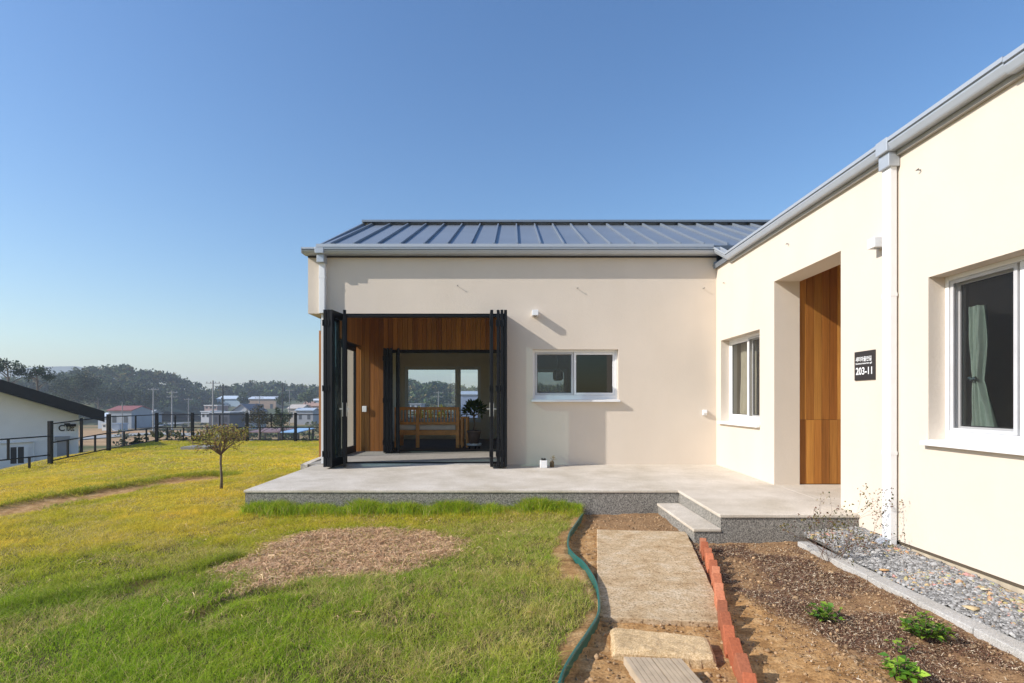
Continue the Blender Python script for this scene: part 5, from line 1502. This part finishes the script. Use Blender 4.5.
forest("forest", hB, bx0, 60, 160, 262, 1100, (3.6, 6.4), "dense blue green forest on the long hill behind the house", 1.1, 120, lambda x, y: y < 205 and not (392 < x / y * F + CX < 492 and vnoise(x / 9, y / 9, 7) > 0.35))
forest("forest", hA2, cx0, cx1, 127, 150, 230, (3.0, 5.4), "lower thicket of trees on the spur behind the sheds", 0.6, 150)

def tree(px, py_top, py_base, Y, wpx, pal, name, label, trunk=0.25, n=1500, size=None, flat=0.4, clumps=18, group="trees in the valley"):
    x, _, zt = at(px, py_top, Y); zb = at(px, py_base, Y)[2]; H = zt - zb; r = wpx / 2 * Y / F
    t = thing(name, (x, Y, zb), label, "tree", group)
    q = MB(); q.tube([(x, Y, zb - 0.3), (x + r * 0.04, Y, zb + H * 0.3), (x - r * 0.03, Y, zb + H * 0.75)], [H * 0.035, H * 0.025, H * 0.01], 7)
    for k in range(6):
        a = k * 1.05; z0 = zb + H * (trunk + 0.07 * k); q.tube([(x, Y, z0), (x + r * 0.35 * math.cos(a), Y + r * 0.35 * math.sin(a), z0 + H * 0.12), (x + r * 0.7 * math.cos(a), Y + r * 0.7 * math.sin(a), z0 + H * 0.2)], [H * 0.014, H * 0.009, H * 0.004], 5)
    q.build("trunk", M['bark'], t)
    ch = H * (1 - trunk) / 2
    V, T, c = crown_cloud(x, Y, zt - ch * 0.95, r, r, ch, n, size or Y / F * 1.7, pal, clumps, flat * 2)
    fast_mesh("crown", V, T, M['farleaf'], c, t)
    return t
tree(77, 369, 413, 100, 46, FOR * 0.6, "broadleaf_tree", "largest dark round tree behind the white house's roof", 0.05, 4200, clumps=34)
tree(98, 385, 413, 118, 22, FOR * 0.7, "broadleaf_tree", "round dark green tree left of the red roofed shed", 0.08, 1500)
tree(116, 387, 413, 121, 28, FOR * 0.55, "broadleaf_tree", "dark broad tree standing directly behind the red roofed shed", 0.05, 1800)
tree(143, 388, 418, 124, 30, FOR * 0.6, "broadleaf_tree", "dark tree right of the red roofed shed, beside the tall pole", 0.08, 1900)
tree(8, 357, 402, 48, 34, PIN * 1.1, "pine_tree", "tallest open crowned pine rising above the black roof", 0.30, 1300, flat=0.1, clumps=16)
tree(37, 364, 402, 50, 28, PIN, "pine_tree", "shorter open crowned pine next to the tallest pine", 0.30, 1000, flat=0.1, clumps=13)
tree(-22, 362, 402, 48, 36, PIN, "pine_tree", "pine at the far left edge above the black roof", 0.30, 1000, flat=0.1, clumps=13)
tree(244, 391, 410, 150, 12, FOR * 0.75, "broadleaf_tree", "small dark tree between the two pale blue roofs", 0.1, 500)
tree(283, 392, 408, 130, 16, FOR * 0.7, "broadleaf_tree", "dark tree right of the long white roofed shed", 0.1, 700)
tree(305, 391, 406, 150, 22, FOR * 0.9, "broadleaf_tree", "broad tree above the orange walled houses", 0.1, 900)
BRN = np.array([(0.085, 0.07, 0.035), (0.06, 0.055, 0.035), (0.11, 0.085, 0.03), (0.07, 0.08, 0.025)])
tree(259, 404, 437, 42, 38, BRN, "bare_tree", "brown half bare tree standing behind the far fence", 0.10, 2200, clumps=26, size=0.10)
tree(281, 406, 436, 44, 22, np.array([(0.045, 0.07, 0.02), (0.06, 0.08, 0.02)]), "broadleaf_tree", "dark green tree beside the brown half bare tree", 0.10, 1500, clumps=18, size=0.11)

# weeds and scrub beyond the fence
Vs, Ts, Cs = [], [], []; b = 0
for i in range(420):
    y = RNG.uniform(20.6, 34); x = RNG.uniform(-0.72 * y, 0.0)
    if vnoise(x / 2.2, y / 3, 17) < 0.38: continue
    z = G(x, y); H = RNG.uniform(0.35, 0.95)
    V, T, c = crown_cloud(x, y, z + H * 0.45, H * 0.6, H * 0.6, H * 0.55, 70, 0.14, np.array([(0.06, 0.09, 0.02), (0.10, 0.12, 0.03), (0.16, 0.12, 0.05), (0.05, 0.06, 0.02)]) * RNG.uniform(0.8, 1.2), 5, 0.9)
    Vs.append(V); Ts.append(T + b); Cs.append(c); b += len(V)
for i in range(520):
    y = RNG.uniform(45, 135); x = RNG.uniform(-1.0 * y, 0.1 * y)
    if vnoise(x / 9, y / 14, 19) < 0.52: continue
    z = G(x, y); H = RNG.uniform(0.5, 1.6)
    V, T, c = crown_cloud(x, y, z + H * 0.45, H * 0.9, H * 0.9, H * 0.55, 60, 0.4, np.array([(0.06, 0.085, 0.025), (0.09, 0.11, 0.03), (0.12, 0.10, 0.05)]) * RNG.uniform(0.8, 1.2), 5, 0.9)
    Vs.append(V); Ts.append(T + b); Cs.append(c); b += len(V)
o = fast_mesh("undergrowth", np.concatenate(Vs), np.concatenate(Ts), M['farleaf'], np.concatenate(Cs)); tag(o, "weeds and scrub growing over the slope and fields beyond the fence", "undergrowth", kind="stuff")
# yellow flowering shrub outside the rear window
for px, lab in ((419, "yellow green shrub outside the rear window, near its left jamb"), (428, "middle yellow flowering shrub outside the rear window"), (441, "yellow shrub outside the rear window below the pole with arms")):
    x, y, z = at(px, 408, 17.5); t = thing("flowering_shrub", (x, y, G(x, y)), lab, "shrub", "shrubs outside the rear window")
    q = MB()
    for k in range(5): q.tube([(x, y, G(x, y)), (x + 0.1 * math.cos(k * 1.3), y + 0.1 * math.sin(k * 1.3), z)], [0.012, 0.005], 5)
    q.build("stem", M['twig'], t)
    V, T, c = crown_cloud(x, y, z - 0.18, 0.17, 0.17, 0.28, 260, 0.05, np.array([(0.35, 0.33, 0.04), (0.15, 0.22, 0.03), (0.42, 0.34, 0.06)]), 9, 0.8)
    fast_mesh("crown", V, T, M['leaf'], c, t)

# road through the valley
RD = [at(px, py, z=-3.95)[:2] for px, py in [(60, 441), (110, 436), (150, 433.5), (185, 434), (215, 437), (250, 446)]]
RP = smooth_path(RD, 8); vs = []; fs = []
for i, p in enumerate(RP):
    d = RP[min(i + 1, len(RP) - 1)] - RP[max(i - 1, 0)]; d /= np.hypot(*d); n = np.array([-d[1], d[0]]) * 2.3
    for s in (-1, 1):
        a, b_ = p + n * s; vs.append((a, b_, G(a, b_) + 0.12))
for i in range(len(RP) - 1): fs.append((2 * i, 2 * i + 1, 2 * i + 3, 2 * i + 2))
q = MB(); q.add(vs, fs); o = q.build("road", M['asphalt'], fix=False, own_origin=False); tag(o, "pale village road winding through the valley", "road", kind="structure")
RD2 = [at(px, py, z=-3.9)[:2] for px, py in [(126, 428), (140, 427), (160, 424.5), (185, 423)]]
RP = smooth_path(RD2, 6); vs = []; fs = []
for i, p in enumerate(RP):
    d = RP[min(i + 1, len(RP) - 1)] - RP[max(i - 1, 0)]; d /= np.hypot(*d); n = np.array([-d[1], d[0]]) * 3.5
    for s in (-1, 1):
        a, b_ = p + n * s; vs.append((a, b_, G(a, b_) + 0.15))
for i in range(len(RP) - 1): fs.append((2 * i, 2 * i + 1, 2 * i + 3, 2 * i + 2))
q = MB(); q.add(vs, fs); o = q.build("road", M['asphalt'], fix=False, own_origin=False); tag(o, "wider grey yard road beside the red roofed shed", "road", kind="structure")

# ------------------------------------------------------------------ village buildings
def fm(c): 
    k = "far_%d_%d_%d" % tuple(int(v * 255) for v in c)
    if k not in M: M[k] = plain(k, c, 0.75, var=0.07, scale=0.8)
    return M[k]
def far_house(name, px0, px1, py_ridge, py_eave, py_base, Y, depth, wallc, roofc, label, ridge_x=True, ang=0.0, win=0, gable=0.0, over=0.25, windows_y=None):
    x0 = at(px0, py_base, Y)[0]; x1 = at(px1, py_base, Y)[0]; ze = at(px0, py_eave, Y)[2]; zr = at(px0, py_ridge, Y)[2]; zb = min(at(px0, py_base, Y)[2], G((x0 + x1) / 2, Y)) - 0.2
    t = thing(name, ((x0 + x1) / 2, Y, zb), label, "building", "buildings of the village below")
    m = Matrix.Translation((x0, Y, 0)) @ Matrix.Rotation(ang, 4, 'Z')
    W = x1 - x0; q = MB()
    if ridge_x: prof = [(0, zb), (depth, zb), (depth, ze), (depth / 2, zr - 0.05), (0, ze)]; P = lambda p, s: m @ Vector((s * W, p[0], p[1]))
    else: prof = [(0, zb), (W, zb), (W, ze), (W / 2, zr - 0.05), (0, ze)]; P = lambda p, s: m @ Vector((p[0], s * depth, p[1]))
    vs = [P(p, 0) for p in prof] + [P(p, 1) for p in prof]
    q.add(vs, [(0, 1, 2, 3, 4), (9, 8, 7, 6, 5)] + [(i, (i + 1) % 5, 5 + (i + 1) % 5, 5 + i) for i in (0, 1, 4)])
    q.build("wall", fm(wallc), t)
    D = depth if ridge_x else W
    sl_ = (zr - ze) / (D / 2); o2 = over
    rp = [(-o2, ze - sl_ * o2), (-o2, ze - sl_ * o2 + 0.14), (D / 2, zr + 0.14), (D + o2, ze - sl_ * o2 + 0.14), (D + o2, ze - sl_ * o2), (D / 2, zr)]
    e = over / max(W if ridge_x else depth, 0.1)
    q = MB(); vs = [P(p, -e) for p in rp] + [P(p, 1 + e) for p in rp]
    q.add(vs, [(i, (i + 1) % 6, 6 + (i + 1) % 6, 6 + i) for i in range(6)] + [(0, 1, 2, 5), (2, 3, 4, 5), (11, 8, 7, 6), (11, 10, 9, 8)])
    q.build("roof", fm(roofc), t)
    for k in range(win):
        s = (k + 0.5) / win; q = MB(); ww = min(0.9, W / win * 0.35); zm = zb + (ze - zb) * 0.58; hh = (ze - zb) * 0.17
        q.box(s * W - ww / 2, s * W + ww / 2, -0.03, 0.02, zm - hh, zm + hh, m=m); q.build("window", fm((0.05, 0.06, 0.07)), t)
    return t
def flat_house(name, px0, px1, py_top, py_base, Y, depth, wallc, roofc, label, win=0, winc=(0.05, 0.06, 0.07), zbase=None):
    x0 = at(px0, py_base, Y)[0]; x1 = at(px1, py_base, Y)[0]; zt = at(px0, py_top, Y)[2]; zb = at(px0, py_base, Y)[2] if zbase is None else zbase
    t = thing(name, ((x0 + x1) / 2, Y, zb), label, "building", "buildings of the village below")
    q = MB(); q.box(x0, x1, Y, Y + depth, zb - 0.2, zt - 0.16); q.build("wall", fm(wallc), t)
    q = MB(); q.box(x0 - 0.12, x1 + 0.12, Y - 0.12, Y + depth + 0.12, zt - 0.158, zt); q.build("roof", fm(roofc), t)
    for k in range(win):
        s = (k + 0.5) / win; ww = (x1 - x0) / win * 0.5; q = MB(); c = x0 + s * (x1 - x0); q.box(c - ww / 2, c + ww / 2, Y - 0.03, Y + 0.02, zb + (zt - zb) * 0.42, zb + (zt - zb) * 0.72); q.build("window", fm(winc), t)
    return t
far_house("farm_shed", 108.5, 131.5, 406.5, 410.5, 430, 107, 6.0, (0.30, 0.34, 0.39), (0.25, 0.075, 0.07), "grey farm shed with a red roof behind the side fence", True, 0, 2)
far_house("farm_shed", 139, 150, 410.5, 413.5, 424, 118, 4.0, (0.38, 0.40, 0.43), (0.36, 0.38, 0.40), "small pale shed right of the red roofed shed", True, 0, 1)
far_house("farm_shed", 98, 111, 413.5, 417, 425, 108, 5.0, (0.45, 0.50, 0.58), (0.55, 0.63, 0.74), "low blue white shed left of the red roofed shed", True, 0, 0)
flat_house("farm_shed", 112, 120, 423.5, 430.5, 100, 2.0, (0.40, 0.48, 0.58), (0.42, 0.50, 0.60), "low pale blue shed in front of the red roofed shed", 0)
flat_house("garden_hut", 102, 106.5, 423.5, 429.5, 96, 1.0, (0.65, 0.64, 0.60), (0.6, 0.6, 0.58), "tiny white hut at the corner of the black roof", 1)
flat_house("flat_roofed_house", 201, 210, 411, 421.5, 98, 5.0, (0.52, 0.53, 0.55), (0.55, 0.57, 0.59), "white flat roofed house beside the dark block in the village", 2)
flat_house("flat_roofed_house", 209, 229.5, 412, 429, 96, 5.5, (0.07, 0.07, 0.09), (0.46, 0.48, 0.51), "dark grey block with a pale flat roof in the village", 2, (0.03, 0.03, 0.04))
flat_house("flat_roofed_house", 204.5, 217, 405, 411, 104, 4.0, (0.36, 0.27, 0.25), (0.62, 0.61, 0.60), "brick red upper storey with a white flat roof behind the dark block", 3)
far_house("gabled_house", 232, 250.5, 404.5, 411.5, 420, 108, 7.0, (0.50, 0.51, 0.54), (0.20, 0.18, 0.20), "white gabled house with a grey tiled roof in the village", False, 0.0, 2)
far_house("greenhouse", 217, 241, 396, 399, 403.5, 185, 8.0, (0.42, 0.52, 0.60), (0.50, 0.58, 0.66), "long pale blue greenhouse on the slope above the village", True, 0, 0)
far_house("long_shed", 248.5, 276, 396.8, 399, 403, 180, 6.0, (0.38, 0.26, 0.18), (0.48, 0.54, 0.62), "long shed with a white blue roof on the slope above the village", True, 0, 3)
far_house("farm_house", 288, 302, 405, 408.5, 412.5, 140, 6.0, (0.45, 0.40, 0.34), (0.50, 0.44, 0.38), "beige roofed farmhouse right of the brown tree", True, 0, 2)
far_house("farm_house", 296, 313, 408.5, 410.5, 414, 128, 4.0, (0.32, 0.33, 0.35), (0.38, 0.45, 0.53), "low farmhouse with a pale blue roof below the beige roofed farmhouse", True, 0, 2)
far_house("farm_house", 303, 311, 402, 405, 409, 165, 5.0, (0.48, 0.27, 0.16), (0.36, 0.22, 0.16), "orange walled house higher up beside the beige roofed farmhouse", True, 0, 2)
far_house("farm_house", 311.5, 321, 403.5, 406, 409.5, 160, 5.0, (0.50, 0.28, 0.17), (0.40, 0.25, 0.18), "orange walled house closest to the timber edge of the sunroom", True, 0, 2)
far_house("farm_house", 313, 320, 399, 400.5, 403.5, 185, 4.0, (0.5, 0.5, 0.5), (0.6, 0.63, 0.67), "white roofed house highest on the slope by the timber edge", True, 0, 1)
far_house("greenhouse", 460, 486, 391.5, 394.5, 403.5, 120, 5.0, (0.22, 0.28, 0.44), (0.30, 0.36, 0.46), "blue sided greenhouse seen through the narrow rear pane", True, 0, 0)
flat_house("village_house", 410, 421, 403.5, 410, 110, 5.0, (0.42, 0.42, 0.47), (0.40, 0.40, 0.44), "low grey building seen through the rear window above the bench", 2)
def lean_to(px0, px1, py0, py1, Y, col, label):
    x0 = at(px0, 0, Y)[0]; x1 = at(px1, 0, Y)[0]; za, zb = at(0, py0, Y)[2], at(0, py1, Y - 2.5)[2]; g = G((x0 + x1) / 2, Y)
    t = thing("lean_to_shelter", ((x0 + x1) / 2, Y, g), label, "shelter")
    q = MB(); q.add([(x0, Y - 2.5, zb), (x1, Y - 2.5, zb), (x1 + 0.3, Y, za), (x0 + 0.3, Y, za), (x0, Y - 2.5, zb - 0.06), (x1, Y - 2.5, zb - 0.06), (x1 + 0.3, Y, za - 0.06), (x0 + 0.3, Y, za - 0.06)], [(0, 1, 2, 3), (7, 6, 5, 4), (0, 4, 5, 1), (1, 5, 6, 2), (2, 6, 7, 3), (3, 7, 4, 0)]); q.build("roof", fm(col), t)
    for x, y, z in ((x0 + 0.1, Y - 2.4, zb), (x1 - 0.1, Y - 2.4, zb), (x0 + 0.4, Y - 0.1, za), (x1 + 0.2, Y - 0.1, za)):
        q = MB(); q.box(x - 0.05, x + 0.05, y - 0.05, y + 0.05, g - 0.2, z - 0.07); q.build("post", M['dark_metal'], t)
lean_to(261, 292, 428, 432, 46, (0.20, 0.13, 0.14), "open shelter with a flat mauve roof just behind the far fence")
lean_to(294, 311, 428, 432, 42, (0.25, 0.42, 0.62), "open shelter with a bright blue roof just behind the far fence")

# utility poles
def pole(px, py_top, py_base, Y, label, arms=1, dark=False, r=0.11, lamp=False):
    x, _, zt = at(px, py_top, Y); zb = min(at(px, py_base, Y)[2], G(x, Y))
    t = thing("utility_pole", (x, Y, zb), label, "pole", "utility poles in the valley")
    m = M['dark_metal'] if dark else M['concrete_pole']
    q = MB(); q.tube([(x, Y, zb - 0.3), (x, Y, zt)], [r * 1.3, r * 0.8], 8); q.build("pole", m, t)
    for k in range(arms):
        z = zt - 0.35 - 0.75 * k; q = MB(); q.box(x - 0.9, x + 0.9, Y - 0.05, Y + 0.05, z - 0.035, z + 0.035)
        for s in (-0.8, -0.3, 0.3, 0.8): q.lathe([(0.05, z + 0.05), (0.07, z + 0.12), (0.03, z + 0.22)], x + s, Y, 6)
        q.build("crossarm", m, t)
    if lamp:
        q = MB(); q.lathe([(0.16, zt - 1.6), (0.2, zt - 1.5), (0.2, zt - 0.9), (0.12, zt - 0.8)], x + 0.3, Y, 8); q.build("transformer", M['dark_metal'], t)
    return t
pole(153.4, 387.5, 428, 88, "pale concrete utility pole right of the red roofed shed", 1)
pole(172, 390.5, 428, 92, "utility pole with two arms standing in the fields left of the small tree", 2)
pole(122.3, 402, 428, 60, "slim pale pole in front of the red roofed shed", 0, r=0.05)
pole(213, 380.5, 430, 70, "tallest pale pole beside the dark block in the village", 1)
pole(222.8, 385, 430, 74, "dark utility pole with a wide crossarm in front of the dark block", 1, True)
pole(188.5, 398, 421, 110, "short pole standing farthest out in the fields", 1, r=0.08)
pole(259.3, 396.5, 412, 120, "white pole in front of the long white roofed shed", 1)
pole(282.3, 383, 412, 105, "dark utility pole with a transformer above the brown tree", 1, True, lamp=True)
pole(289.5, 389, 411, 125, "thin pale pole right of the pole with a transformer", 1, r=0.08)
pole(438.5, 391, 409, 100, "white pole with two arms seen through the rear window", 2, r=0.1)

# ------------------------------------------------------------------ haze over the valley
hz = MB(); hz.box(-860, 860, -70, 960, -8.5, 44)
hzm = bpy.data.materials.new("haze"); hzm.use_nodes = True; hn = hzm.node_tree; hn.nodes.remove(hn.nodes["Principled BSDF"])
pv = hn.nodes.new("ShaderNodeVolumePrincipled"); pv.inputs["Color"].default_value = (0.78, 0.87, 1.0, 1); pv.inputs["Density"].default_value = 0.0010; pv.inputs["Anisotropy"].default_value = 0.2
hn.links.new(pv.outputs[0], hn.nodes["Material Output"].inputs["Volume"])
o = hz.build("haze", hzm); tag(o, "thin blue morning haze lying over the valley", "haze", kind="stuff")
o.display_type = 'WIRE'
